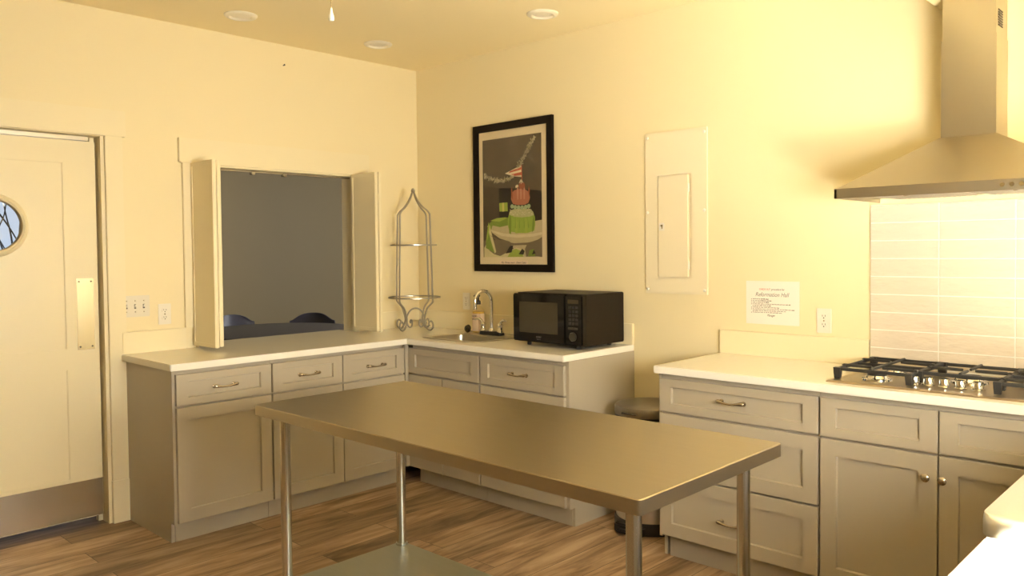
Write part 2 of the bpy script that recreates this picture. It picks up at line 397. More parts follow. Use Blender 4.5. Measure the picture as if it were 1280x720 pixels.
# ------------------------------------------------------------------ shutters
def shutter(name, label, x0, s):
    """two leaves folded against each other, standing out from the wall; s=+1: second leaf on the +x side"""
    t = thing(name, label, 'shutter', (x0, -.02, .93))
    for k in range(2):
        a = x0 + s * k * .0275
        b = B(); y0, y1, z0, z1 = -.292, -.022, .930, 1.984
        if k == 1: y0, z0 = -.290, .936
        box(b, a, a + s * .017, y0, y1, z0, z1, .002)
        for sd in ((a, a - .003), (a + s * .017, a + s * .020)) if s > 0 else ((a, a + .003), (a - .017, a - .020)):
            slab(b, [y0 + .001, y0 + .022, y1 - .022, y1 - .001], [z0 + .001, z0 + .022, z1 - .022, z1 - .001],
                 lambda y, z: not (y0 + .022 < y < y1 - .022 and z0 + .022 < z < z1 - .022), min(sd), max(sd), 'yz')
        lf = obj('leaf', b, M['trim'], t)
    for z in (1.10, 1.81):
        b = B(); xm = x0 + s * .0222
        tube(b, [(xm, -.296, z - .03), (xm, -.296, z + .03)], .0042, 10)
        box(b, xm - .008, xm + .008, -.2945, -.292, z - .028, z + .028)
        obj('hinge', b, M['trim'], t)
    return t
shutter('folding_shutter', 'cream folded shutter standing out at the left side of the pass-through', -1.712, 1)
shutter('folding_shutter', 'cream folded shutter at the right side of the pass-through, next to the wire rack', -0.556, -1)

# ------------------------------------------------------------------ cabinets
FB = -.59
def pull(ax, uc, zc, parent):
    f = MP(ax, FB - .02)
    b = B()
    u = [-.066, -.060, -.050, -.036, -.018, 0, .018, .036, .050, .060, .066]
    w = [.026, .027, .028, .030, .031, .031, .031, .030, .028, .027, .026]
    dz = [0.003, .003, .002, 0, -.003, -.004, -.003, 0, .002, .003, .003]
    r = [.0045, .0085, .0088, .0062, .0045, .0040, .0045, .0062, .0088, .0085, .0045]
    tube(b, [f(uc + a, c, zc + d) for a, c, d in zip(u, w, dz)], r, 12)
    for s in (-.053, .053):
        tube(b, [f(uc + s, 0, zc), f(uc + s, .004, zc), f(uc + s, .006, zc), f(uc + s, .028, zc + .002)], [.0105, .0105, .0055, .0055], 14)
    return obj('handle', b, M['nickel'], parent, True, label='satin nickel bar pull')
def knob(ax, uc, zc, parent):
    f = MP(ax, FB - .02); b = B()
    tube(b, [f(uc, 0, zc), f(uc, .003, zc), f(uc, .004, zc), f(uc, .014, zc), f(uc, .017, zc), f(uc, .022, zc), f(uc, .026, zc), f(uc, .0275, zc)], [.009, .009, .0055, .0060, .0135, .0155, .011, .004], 20)
    return obj('knob', b, M['nickel'], parent, True, label='round satin nickel knob')
def cabinet(label, ax, u0, u1, fronts, toe, ends=(), group='greige base cabinets'):
    s = 0.018; a, c = min(u0, u1), max(u0, u1)
    o = MP(ax, 0)((a + c) / 2, .3, 0)
    t = thing('base_cabinet', label, 'cabinet', (o.x, o.y, 0), group)
    b = B(); Z0, Z1 = .105, .879; dB = 0.004
    g = lambda x0, x1, w0, w1, z0, z1: fbox(b, ax, 0, x0, x1, w0, w1, z0, z1)
    g(a, a + s, dB, .588, Z0, Z1); g(c - s, c, dB, .588, Z0, Z1); g(a + s, c - s, dB, .570, Z0, Z0 + s); g(a + s, c - s, dB, .012, Z0 + s, Z1)
    g(a + s, c - s, .570, .588, Z0, Z1)
    obj('carcass', b, M['greige'], t)
    b = B(); fbox(b, ax, 0, toe[0], toe[1], .525, .550, 0, .104, .001); obj('toe_kick', b, M['greige'], t)
    for e in ends:
        b = B(); f = MP(ax, 0); pr = [(dB, 0), (.548, 0), (.548, .100), (.590, .100), (.590, .879), (dB, .879)]
        loft(b, [[f(e[0], w, z) for w, z in pr], [f(e[1], w, z) for w, z in pr]]); obj('end_panel', b, M['greige'], t)
    for q in fronts:
        k, x0, x1, z0, z1 = q[:5]
        b = B()
        if k == 'drawer': shaker(b, ax, FB, x0, x1, z0, z1, .062, .038)
        elif k == 'deep': shaker(b, ax, FB, x0, x1, z0, z1, .062, .060)
        else: shaker(b, ax, FB, x0, x1, z0, z1, .064, .064)
        d = obj('door' if k == 'door' else 'drawer', b, M['greige'], t)
        for h in q[5:]:
            (pull if h[0] == 'pull' else knob)(ax, h[1], h[2], d)
    return t
ZD0, ZD1, ZB, ZT = .698, .856, .106, .688
cabinet('greige cabinet under the left end of the pass-through counter, one drawer over one wide door', 'y', -2.076, -1.553,
        [('drawer', -2.080, -1.557, ZD0, ZD1, ('pull', -1.828, .776)), ('door', -2.080, -1.557, ZB, ZT)], (-2.074, -1.556), [(-2.094, -2.077)])
cabinet('greige cabinet beneath the pass-through shutters, two drawers over two doors, beside the inner corner', 'y', -1.551, -.640,
        [('drawer', -1.548, -1.096, ZD0, ZD1, ('pull', -1.328, .776)), ('drawer', -1.090, -.634, ZD0, ZD1, ('pull', -.862, .771)),
         ('door', -1.548, -1.096, ZB, ZT), ('door', -1.090, -.634, ZB, ZT)], (-1.554, -.640))
sc_ = cabinet('greige sink cabinet on the right wall with a plain drawer front and no handles', 'x', -.640, -1.258,
        [('drawer', -.618, -1.252, ZD0, ZD1), ('door', -.618, -.931, ZB, ZT), ('door', -.937, -1.252, ZB, ZT)], (-.650, -1.258))
cabinet('greige cabinet under the microwave, one drawer with a pull over one wide panel', 'x', -1.260, -1.893,
        [('drawer', -1.265, -1.892, ZD0, ZD1, ('pull', -1.577, .780)), ('door', -1.265, -1.892, ZB, ZT)], (-1.260, -1.893), [(-1.894, -1.912)])
cabinet('greige bank of three drawers with pulls, left of the cooktop', 'x', -2.482, -3.236,
        [('drawer', -2.479, -3.233, .701, ZD1, ('pull', -2.856, .784)), ('deep', -2.479, -3.233, .410, .690), ('deep', -2.479, -3.233, ZB + .01, .400, ('pull', -2.856, .247))], (-2.495, -3.238), [(-2.464, -2.480)])
cabinet('greige cabinet under the cooktop, two false drawers over two doors with round knobs', 'x', -3.238, -4.130,
        [('drawer', -3.244, -3.681, ZD0, ZD1), ('drawer', -3.687, -4.126, ZD0, ZD1),
         ('door', -3.244, -3.681, ZB, ZT, ('knob', -3.645, .605)), ('door', -3.687, -4.126, ZB, ZT, ('knob', -3.703, .604))], (-3.238, -4.128), [])

b = B(); box(b, -.630, -.606, -.614, -.592, .106, .878); obj('corner_filler', b, M['greige'], sc_)
# ------------------------------------------------------------------ worktops
ZC0, ZC = .880, .914
SX0, SX1, SY0, SY1 = -.515, -.105, -1.135, -.665    # sink cutout
ct = thing('worktop', 'white L-shaped worktop running through the pass-through and round the corner under the microwave', 'worktop', (-1.0, -.3, ZC0))
def in_ct(x, y):
    if SX0 < x < SX1 and SY0 < y < SY1: return False
    if y > 0: return PX0 < x < PX1 and y < .22
    return y > -.635 or x > -.635
b = B(); slab(b, [-2.118, PX0 + .0125, -.635, PX1 - .0125, SX0, SX1, -.003], [-1.912, SY0, SY1, -.635, -.003, .22],
              lambda x, y: (PX0 + .0125 < x < PX1 - .0125) if y > -.003 else in_ct(x, y), ZC0, ZC, 'xy', .003)
obj('top_slab', b, M['quartz'], ct)
b = B(); box(b, -2.112, -1.758, -.022, -.002, ZC, 1.034, .002); obj('backsplash', b, M['trim'], ct)
b = B(); box(b, -.473, -.003, -.022, -.002, ZC, 1.034, .002); obj('backsplash', b, M['trim'], ct)
b = B(); box(b, -.022, -.002, -1.912, -.023, ZC, 1.034, .002); obj('backsplash', b, M['trim'], ct)
CX0, CX1, CY0, CY1 = -.55, -.085, -4.13, -3.27
c2 = thing('worktop', 'white worktop carrying the gas cooktop, over the three drawer bank', 'worktop', (-.3, -3.3, ZC0))
b = B(); slab(b, [-1.335, -.635, CX0, CX1, -.003], [YB + .003, -4.182, CY0, CY1, -2.462], lambda x, y: (y < -4.182 or x > -.635) and not (CX0 < x < CX1 and CY0 < y < CY1), ZC0, ZC, 'xy', .003); obj('top_slab', b, M['quartz'], c2)  # corner leg is unseen, added to keep sun off the cabinet doors
b = B(); box(b, -.022, -.002, -3.222, -2.464, ZC, 1.034, .002); obj('backsplash', b, M['trim'], c2)

t = thing('base_cabinet', 'greige corner cabinet right of the cooktop, unseen, added to block sun spill', 'cabinet', (-.67, -4.5, 0), 'greige base cabinets')
b = B(); box(b, -1.33, -.004, YB + .004, -4.225, .105, .879); obj('carcass', b, M['greige'], t)  # unseen carcass added under the corner leg, closing the gap to sun
b = B(); box(b, -1.32, -.004, YB + .004, -4.28, 0, .104); obj('toe_kick', b, M['greige'], t)
# sunlit counter at the window wall, with its own cabinet, and the appliance past its end
c3 = thing('worktop', 'glaring sunlit white worktop corner at the lower right edge of the picture', 'worktop', (-3.0, -4.5, ZC0))
b = B(); slab(b, [-3.30, -2.085], [YB + .003, -4.182], lambda x, y: True, .868, .905, 'xy', .004); obj('top_slab', b, M['quartz'], c3)
t = thing('base_cabinet', 'greige cabinet carrying the sunlit white worktop at the lower right', 'cabinet', (-2.7, -4.5, 0), 'greige base cabinets')
b = B(); box(b, -3.27, -2.10, YB + .004, -4.225, .105, .867); obj('carcass', b, M['greige'], t)
b = B(); box(b, -3.25, -2.11, YB + .01, -4.28, 0, .104); obj('toe_kick', b, M['greige'], t)
for (x0, x1) in ((-3.262, -2.690), (-2.682, -2.108)):
    for (k, z0, z1) in (('drawer', ZD0, .846), ('door', ZB, ZT)):
        b = B(); shaker(b, 'y', 0, x0, x1, z0, z1, .064, .04 if k == 'drawer' else .064)
        for v in b.verts: v.co.y = -4.225 - v.co.y
        obj(k, b, M['greige'], t)
t = thing('stainless_appliance', 'bright stainless steel appliance with rounded top edge past the sunlit worktop end', 'appliance', (-1.70, -4.5, 0))
b = B()
def rrect(x0, x1, y0, y1, r, z, n=8):
    P = []
    for cx, cy, a0 in ((x1 - r, y1 - r, 0), (x0 + r, y1 - r, PI / 2), (x0 + r, y0 + r, PI), (x1 - r, y0 + r, 1.5 * PI)):
        for i in range(n + 1): a = a0 + i * PI / 2 / n; P.append((cx + r * math.cos(a), cy + r * math.sin(a), z))
    return P
AX0, AX1, AY0, AY1 = -2.083, -1.337, YB + .02, -4.168
loft(b, [rrect(AX0, AX1, AY0, AY1, .045, .900), rrect(AX0, AX1, AY0, AY1, .045, .925), rrect(AX0 + .004, AX1 - .004, AY0, AY1 - .0005, .042, .934), rrect(AX0 + .014, AX1 - .014, AY0 + .01, AY1 - .001, .036, .940), rrect(AX0 + .03, AX1 - .03, AY0 + .03, AY1 - .002, .02, .941)])
obj('top', b, M['whitesteel'], t, True)
b = B(); box(b, AX0 + .02, AX1 - .02, AY0, AY1 - .03, .09, .899, .006); obj('body', b, M['steel'], t)
b = B(); box(b, AX0 + .03, AX1 - .03, AY1 - .03, AY1 - .008, .14, .86, .006); dd = obj('door', b, M['steel'], t)
b = B(); tube(b, [(AX0 + .09, AY1 - .008, .80), (AX0 + .09, AY1 + .03, .80), (AX1 - .09, AY1 + .03, .80), (AX1 - .09, AY1 - .008, .80)], .009); obj('handle', b, M['steel'], dd, True)
for x in (AX0 + .07, AX1 - .07):
    for y in (AY0 + .07, AY1 - .09):
        b = B(); lathe(b, [(.022, 0), (.022, .012), (.014, .02), (.014, .09)], (x, y, 0), 16); obj('foot', b, M['black'], t, True)
# ------------------------------------------------------------------ wall tiles, cooktop, hood
b = B(); TW, TH = .2885, .0811; g = .0022
y_l, z_l = -3.226, .9165
for i in range(4):
    for j in range(9):
        y1 = y_l - i * TW; z0 = z_l + .004 + j * TH
        if z0 > 1.66: continue
        z1 = z0 + TH
        box(b, -.011, -.003, y1 - TW + g, y1 - g, z0 + g, z1 - g, .0018, 0)
box(b, -.0085, -.001, y_l - 4 * TW, y_l, z_l, z_l + .004 + 9 * TH, 0, 1)
solo('tiled_backsplash', b, [M['tile'], M['grout']], 'white glossy wavy tile panel on the wall between cooktop and hood', 'tiles')

ck = thing('gas_cooktop', 'stainless gas cooktop with black cast iron grates and five chrome knobs', 'cooktop', (-.32, -3.70, ZC))
KX0, KX1, KY0, KY1 = -.572, -.060, -4.155, -3.245
b = B()
loft(b, [rrect(KX0, KX1, KY0, KY1, .02, .9145), rrect(KX0, KX1, KY0, KY1, .02, .917), rrect(KX0 + .006, KX1 - .006, KY0 + .006, KY1 - .006, .018, .921), rrect(KX0 + .03, KX1 - .03, KY0 + .03, KY1 - .03, .015, .922), rrect(KX0 + .036, KX1 - .036, KY0 + .036, KY1 - .036, .012, .918)], True, True)
obj('tray', b, M['cooksteel'], ck, True)
def burner(x, y, R):
    b = B(); lathe(b, [(R + .022, .918), (R + .020, .926), (R + .006, .928), (R, .938), (R * .4, .940)], (x, y, 0), 32); q = obj('burner', b, M['chrome'], ck, True)
    b = B(); lathe(b, [(R * .92, .9385), (R * .95, .942), (R * .90, .948), (R * .5, .950)], (x, y, 0), 32); obj('burner_cap', b, M['iron'], q, True)
for x, y, R in ((-.42, -3.40, .038), (-.20, -3.40, .030), (-.27, -3.70, .048), (-.42, -4.0, .030), (-.20, -4.0, .038)): burner(x, y, R)
def grate(y0, y1, cs, notch):
    b = B(); z = .964; h = .0065; gx0, gx1 = -.495, -.085
    br = lambda x0, x1, ya, yb, za=z - .010, zb=z + .003: box(b, x0, x1, ya, yb, za, zb, .0025)
    fx = gx0 + notch
    br(fx - h, fx + h, y0, y1); br(gx1 - h, gx1 + h, y0, y1)
    for y in (y0, y1): br(fx, gx1, y - h, y + h)
    for x in (fx, gx1):
        for y in (y0, y1):
            a = .011
            loft(b, [[(x - a * s, y - a * s, zz), (x + a * s, y - a * s, zz), (x + a * s, y + a * s, zz), (x - a * s, y + a * s, zz)] for s, zz in ((.95, .9222), (1.15, .944), (1.25, z + .003))])
    for (cx, cy, R) in cs:
        ym, xm = (y0 + y1) / 2, cx
        for (dx, dy, L) in ((0, 1, y1 - cy), (0, -1, cy - y0)):
            pts = [(cx, cy + dy * .022, z + .004), (cx, cy + dy * .05, z + .004), (cx, cy + dy * (L - .012), z + .004), (cx, cy + dy * L, z - .004)]
            tube(b, pts, [.0055, .0065, .0065, .006], 8)
        for dx in (1, -1):
            e = gx1 if dx > 0 else fx
            if len(cs) > 1: e = (fx + gx1) / 2 + .0 if abs((fx + gx1) / 2 - cx) < abs(e - cx) else e
            lim = min([q for q in (gx1 - cx if dx > 0 else cx - fx, )])
            tube(b, [(cx + dx * .022, cy, z + .004), (cx + dx * .05, cy, z + .004), (cx + dx * (lim - .006), cy, z + .004), (cx + dx * lim, cy, z - .004)], [.0055, .0065, .0065, .006], 8)
    if len(cs) > 1: br((fx + gx1) / 2 - h, (fx + gx1) / 2 + h, y0, y1)
    # small raised nubs where bars meet the frame
    for y in (y0, y1):
        for x in [c[0] for c in cs]: box(b, x - .012, x + .012, y - .009, y + .009, z + .001, z + .009, .003)
    obj('grate', b, M['iron'], ck, True)
grate(-3.548, -3.270, [(-.42, -3.40, .04), (-.20, -3.40, .03)], 0)
grate(-3.842, -3.556, [(-.27, -3.70, .05)], .095)
grate(-4.130, -3.850, [(-.42, -4.0, .03), (-.20, -4.0, .04)], 0)
for y in (-3.552, -3.604, -3.660, -3.716, -3.776):
    b = B(); lathe(b, [(.024, .9215), (.024, .925), (.019, .926), (.0185, .950), (.0175, .953), (.004, .9535)], (-.452, y, 0), 28)
    k = obj('knob', b, M['chrome'], ck, True)
    b = B(); box(b, -.4705, -.452, y - .0012, y + .0012, .9533, .9541); obj('pointer_mark', b, M['dark'], k)

hd = thing('range_hood', 'brushed steel pyramid range hood with square chimney above the cooktop', 'hood', (-.25, -3.70, 1.655))
HY0, HY1, HX = -4.155, -3.255, -.50
QX, QY0, QY1 = -.185, -3.768, -3.568
b = B()
R4 = lambda x0, y0, y1, z: [(x0, y0, z), (-.003, y0, z), (-.003, y1, z), (x0, y1, z)]
loft(b, [R4(HX + .004, HY0 + .004, HY1 - .004, 1.699), R4(QX - .004, QY0 - .004, QY1 + .004, 1.905)], True, True)
obj('canopy', b, M['hoodsteel'], hd)
b = B()
for (x0, x1, y0, y1) in ((HX, HX + .012, HY0, HY1), (HX, -.003, HY1 - .012, HY1), (HX, -.003, HY0, HY0 + .012)): box(b, x0, x1, y0, y1, 1.660, 1.700, .0015)
obj('rim', b, M['hoodsteel'], hd)
b = B(); box(b, HX + .012, -.004, HY0 + .012, HY1 - .012, 1.678, 1.698); fl = obj('underside_panel', b, M['hoodsteel'], hd)
for (y0, y1) in ((-3.685, -3.345), (-4.065, -3.715)):
    b = B(); box(b, -.40, -.03, y0, y1, 1.674, 1.678, .001)
    n = 16
    for i in range(n):
        y = y0 + .02 + (y1 - y0 - .04) * i / (n - 1)
        box(b, -.395, -.035, y - .004, y + .004, 1.669, 1.6745, .0015)
    q = obj('grease_filter', b, M['steel'], hd)
    b = B(); yc = (y0 + y1) / 2
    box(b, -.452, -.430, yc - .008, yc + .008, 1.660, 1.678, .002); obj('latch', b, M['chrome'], q)
for y in (-3.46, -3.95):
    b = B(); lathe(b, [(.034, 1.6665), (.034, 1.6705), (.026, 1.6715), (.026, 1.678)], (-.452 + .0, y + .10, 0), 24); obj('lamp', b, M['lens'], hd, True)
b = B(); box(b, QX, -.003, QY0, QY1, 1.9, 2.300, .001); obj('chimney', b, M['hoodsteel'], hd)
b = B(); box(b, QX + .003, -.004, QY0 + .003, QY1 - .003, 2.298, 2.4725, .001); sl = obj('chimney_sleeve', b, M['hoodsteel'], hd)
b = B()
for i in range(7): box(b, -.150, -.085, QY0 + .0005, QY0 + .003, 2.335 + i * .010, 2.340 + i * .010)
obj('vent_slot', b, M['dark'], sl)
b = B()
for i in range(5): lathe(b, [(.008, HX - .003), (.008, HX + .001)], (0, -3.86 - i * .03, 1.680), 16, 'x')
obj('button', b, M['chrome'], hd, True)

# ------------------------------------------------------------------ work table
TX0, TX1, TY0, TY1, TZ = -2.236, -1.478, -3.491, -1.666, .865
wt = thing('work_table', 'long stainless steel work table on round legs in the middle of the floor', 'table', (-1.857, -2.58, 0))
b = B()
loft(b, [rrect(TX0 + .012, TX1 - .012, TY0 + .012, TY1 - .012, .006, .8255, 4), rrect(TX0, TX1, TY0, TY1, .014, .8255, 4), rrect(TX0, TX1, TY0, TY1, .014, .8625, 4), rrect(TX0 + .0025, TX1 - .0025, TY0 + .0025, TY1 - .0025, .012, TZ, 4)])
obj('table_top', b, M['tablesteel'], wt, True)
for x in (-2.150, -1.575):
    for y in (-3.412, -1.748):
        b = B(); lathe(b, [(.012, 0), (.017, .004), (.017, .03), (.0205, .032), (.0205, .8255)], (x, y, 0), 28)
        lg = obj('leg', b, M['tube'], wt, True)
        b = B(); lathe(b, [(.0262, .150), (.0275, .154), (.0262, .158)], (x, y, 0), 24); obj('collar', b, M['galv'], lg, True)
        b = B(); lathe(b, [(.022, .001), (.024, .004), (.022, .012), (.0208, .03)], (x, y, 0), 24); obj('bullet_foot', b, M['black'], lg, True)
b = B()
loft(b, [rrect(-2.178, -1.547, -3.444, -1.716, .008, .112, 4), rrect(-2.178, -1.547, -3.444, -1.716, .008, .146, 4), rrect(-2.174, -1.551, -3.440, -1.720, .008, .150, 4)])
obj('undershelf', b, M['galv'], wt)

# ------------------------------------------------------------------ microwave
mw = thing('microwave', 'black microwave oven on the white worktop right of the sink', 'microwave', (-.22, -1.62, ZC))
MX0, MX1, MY0, MY1, MZ0, MZ1 = -.395, -.045, -1.872, -1.362, .934, 1.222
b = B(); box(b, MX0, MX1, MY0, MY1, MZ0, MZ1 - .004, .004); obj('body', b, M['microside'], mw)
b = B(); box(b, -.43, MX0, -1.752, MY1 + .002, MZ0 + .006, MZ1 - .008, .006); dr = obj('door', b, M['blackgloss'], mw)
b = B(); box(b, -.4312, -.4295, -1.702, -1.412, .992, 1.168, .0005); obj('door_window', b, M['mwindow'], dr)
b = B(); box(b, -.43, MX0, MY0 - .002, -1.755, MZ0 + .006, MZ1 - .008, .006); cp = obj('control_panel', b, M['blackgloss'], mw)
b = B(); box(b, -.4312, -.4296, -1.850, -1.775, 1.168, 1.190); obj('display', b, M['mwindow'], cp)
b = B()
for i in range(5):
    for j in range(3): box(b, -.4314, -.4296, -1.846 + j * .024, -1.828 + j * .024, 1.052 + i * .022, 1.066 + i * .022, .0005)
obj('keypad', b, M['black'], cp)
b = B(); lathe(b, [(.024, -.4298), (.024, -.438), (.021, -.443), (.003, -.4435)], (0, -1.812, .988), 28, 'x'); obj('dial', b, M['black'], cp, True)
b = B(); box(b, -.436, -.4297, -1.847, -1.777, 1.026, 1.040, .003); obj('start_button', b, M['black'], cp)
pm = lambda X, Y, Z: (lambda x, y, z: Vector((X - z, Y - x, Z + y)))
text('SHARP', .013, pm(-.4303, -1.560, .966), M['greyink'], dr, 'maker_lettering', align='CENTER')
text('CAROUSEL', .0065, pm(-.4303, -1.560, .955), M['greyink'], dr, 'small_lettering', align='CENTER')
for x in (-.37, -.09):
    for y in (-1.435, -1.80):
        b = B(); lathe(b, [(.011, ZC + .0003), (.013, ZC + .003), (.013, MZ0 + .001)], (x, y, 0), 16); obj('foot', b, M['black'], mw, True)

# ------------------------------------------------------------------ sink, faucet, soap, strainer
sk = thing('bar_sink', 'small stainless bar sink set into the white worktop near the corner', 'sink', (-.31, -.90, ZC))
b = B(); bx0, bx1, by0, by1 = -.492, -.215, -1.108, -.692
loft(b, [rrect(-.532, -.088, -1.152, -.648, .025, ZC + .0005), rrect(-.530, -.090, -1.150, -.650, .024, ZC + .004), rrect(-.520, -.100, -1.140, -.660, .02, ZC + .0055), rrect(bx0 - .006, bx1 + .006, by0 - .006, by1 + .006, .045, ZC + .003), rrect(bx0, bx1, by0, by1, .04, ZC - .004), rrect(bx0 + .006, bx1 - .006, by0 + .006, by1 - .006, .04, ZC - .13), rrect(bx0 + .03, bx1 - .03, by0 + .03, by1 - .03, .03, ZC - .148)], False, True)
obj('basin', b, M['steel'], sk, True)
b = B(); lathe(b, [(.042, ZC - .1478), (.040, ZC - .1455), (.026, ZC - .1465), (.003, ZC - .147)], ((bx0 + bx1) / 2, -.9, 0), 24); obj('drain', b, M['chrome'], sk, True)
fx, fy, fz = -.160, -.915, ZC + .0058
fc = thing('faucet', 'chrome gooseneck faucet with two lever handles on a black base plate', 'faucet', (fx, fy, fz))
b = B(); loft(b, [rrect(fx - .028, fx + .028, fy - .098, fy + .098, .02, fz), rrect(fx - .027, fx + .027, fy - .096, fy + .096, .02, fz + .018), rrect(fx - .022, fx + .022, fy - .09, fy + .09, .018, fz + .023)])
obj('base_plate', b, M['black'], fc, True)
b = B(); lathe(b, [(.020, fz + .022), (.018, fz + .034), (.0125, fz + .042)], (fx, fy, 0), 24)
arc = [(fx, fy, fz + .03), (fx, fy, fz + .12), (fx, fy, fz + .215)]
for i in range(1, 15):
    a = PI * i / 14 * 1.04; arc.append((fx - .062 + .062 * math.cos(a), fy + .012 * (1 - math.cos(a)), fz + .215 + .068 * math.sin(a)))
arc.append((arc[-1][0] + .001, arc[-1][1], arc[-1][2] - .026))
tube(b, arc, .0115, 16); tube(b, [arc[-1], (arc[-1][0], arc[-1][1], arc[-1][2] - .012)], .0135, 16)
obj('spout', b, M['chrome'], fc, True)
for s in (-1, 1):
    y = fy + s * .078
    b = B(); lathe(b, [(.0235, fz + .018), (.0235, fz + .026), (.019, fz + .032), (.017, fz + .056), (.0195, fz + .066), (.013, fz + .076), (.003, fz + .079)], (fx, y, 0), 24)
    tube(b, spline([(fx, y, fz + .062), (fx - .004, y + s * .012, fz + .088), (fx - .006, y + s * .036, fz + .098), (fx - .008, y + s * .066, fz + .094)], 6), [.0095] + [.0085] * 11 + [.0062] * 6 + [.005], 12)
    obj('lever_handle', b, M['chrome'], fc, True)
sx, sy = -.118, -.748
sb = thing('soap_bottle', 'clear pump bottle of amber hand soap with black pump behind the faucet', 'soap', (sx, sy, ZC + .006))
s0 = ZC + .006
b = B(); loft(b, [rrect(sx - .027, sx + .027, sy - .036, sy + .036, .018, s0), rrect(sx - .030, sx + .030, sy - .039, sy + .039, .02, s0 + .006), rrect(sx - .030, sx + .030, sy - .039, sy + .039, .02, s0 + .150), rrect(sx - .022, sx + .022, sy - .028, sy + .028, .018, s0 + .168), rrect(sx - .013, sx + .013, sy - .013, sy + .013, .0125, s0 + .178), rrect(sx - .013, sx + .013, sy - .013, sy + .013, .0125, s0 + .190)])
obj('bottle', b, M['clear'], sb, True)
b = B(); loft(b, [rrect(sx - .025, sx + .025, sy - .034, sy + .034, .017, s0 + .003), rrect(sx - .0275, sx + .0275, sy - .0365, sy + .0365, .018, s0 + .008), rrect(sx - .0275, sx + .0275, sy - .0365, sy + .0365, .018, s0 + .140)])
obj('liquid', b, M['soap'], sb, True)
b = B(); loft(b, [rrect(sx - .0304, sx + .0304, sy - .0394, sy + .0394, .0203, s0 + .010), rrect(sx - .0304, sx + .0304, sy - .0394, sy + .0394, .0203, s0 + .126)], False, False); lb = obj('label', b, M['label'], sb)
text('HAND', .017, pm(sx - .0313, sy + .030, s0 + .104), M['ink'], lb, 'lettering'); text('WASH', .017, pm(sx - .0313, sy + .030, s0 + .084), M['ink'], lb, 'lettering')
b = B(); lathe(b, [(.0175, s0 + .186), (.0175, s0 + .208), (.012, s0 + .212), (.0065, s0 + .216), (.0065, s0 + .236), (.013, s0 + .238), (.014, s0 + .250), (.006, s0 + .252)], (sx, sy, 0), 20)
tube(b, [(sx, sy, s0 + .245), (sx - .022, sy + .002, s0 + .247), (sx - .036, sy + .003, s0 + .242)], [.007, .006, .0045], 10)
obj('pump', b, M['black'], sb, True)
b = B(); c = Vector((-.165, -.700, ZC + .0262))
t = bmesh.new()
lathe(t, [(.026, 0), (.027, .004), (.021, .006), (.020, .018), (.008, .022)], (0, 0, 0), 24, cap0=False)
lathe(t, [(.004, .002), (.006, -.006), (.003, -.012)], (0, 0, 0), 12)
bmesh.ops.rotate(t, verts=t.verts, cent=(0, 0, 0), matrix=Matrix.Rotation(math.radians(-78), 3, 'Y')); bmesh.ops.translate(t, verts=t.verts, vec=c)
lo = min(v.co.z for v in t.verts); bmesh.ops.translate(t, verts=t.verts, vec=(0, 0, ZC + .0062 - lo))
merge(b, t); solo('sink_strainer', b, M['darkmetal'], 'dark round sink strainer standing on edge on the sink rim left of the soap', 'strainer', smooth=True)

# ------------------------------------------------------------------ wire rack in the corner
RC = Vector((-.235, -.232, ZC)); A0 = math.atan2(-4.585 + .232, -3.817 + .235)
rk = thing('plate_rack', 'pewter wire rack with two rings and scroll feet standing in the worktop corner', 'rack', RC)
def P3(r, a, z): return (RC.x + r * math.cos(a), RC.y + r * math.sin(a), ZC + z)
angs = [A0 + math.radians(q + 6) for q in (45, 135, 225, 315)]
for a in angs:
    pr_ = [(.096, .118), (.114, .158), (.152, .192), (.158, .204), (.159, .23), (.151, .53), (.143, .78), (.141, .802), (.122, .825), (.085, .850), (.050, .885), (.024, .922), (.008, .955)]
    low = [(.096, .118), (.086, .090), (.084, .066), (.092, .040), (.112, .014), (.136, .007), (.155, .020), (.160, .045), (.147, .066), (.130, .062), (.122, .048), (.130, .036)]
    b = B()
    tube(b, spline([P3(r, a, z) for r, z in low[::-1]] + [P3(r, a, z) for r, z in pr_[1:]], 5), .0062, 8)
    obj('leg', b, M['pewter'], rk, True)
for (R, z) in ((.178, .228), (.159, .590)):
    b = B(); c = RC + Vector((0, 0, z)); rr = .006
    loft(b, [[(c.x + (R + dr_) * math.cos(2 * PI * i / 64), c.y + (R + dr_) * math.sin(2 * PI * i / 64), c.z + dz_) for i in range(64)] for dr_, dz_ in ((-.002, -.0045), (.002, -.0045), (.002, .0045), (-.002, .0045), (-.002, -.0045))], False, False)
    for a in angs:
        r1 = .159 if z < .4 else .149
        tube(b, [P3(r1, a, z), P3(R, a, z)], .005, 8)
    obj('ring', b, M['pewter'], rk, True)
b = B()
p, q = angs[3], angs[0]
pl_, pr2 = Vector(P3(.086, p, .085)), Vector(P3(.086, q, .085))
mid = (pl_ + pr2) / 2; hw = (pr2 - pl_) / 2
pts = []
for (u, z) in ((-.52, .062), (-.62, .074), (-.52, .088), (-.40, .074), (-.42, .045), (-.62, .030), (-.88, .045), (-1.0, .085), (-.92, .125), (-.55, .165), (0, .180), (.55, .165), (.92, .125), (1.0, .085), (.88, .045), (.62, .030), (.42, .045), (.40, .074), (.52, .088), (.62, .074), (.52, .062)):
    v = mid + hw * u; v.z = ZC + z * .87; pts.append(v)
tube(b, spline(pts, 5), .0055, 8); obj('arch_scroll', b, M['pewter'], rk, True)
b = B(); lathe(b, [(.004, .948), (.009, .953), (.015, .966), (.009, .980), (.003, .984)], (RC.x, RC.y, ZC), 20); obj('finial', b, M['pewter'], rk, True)

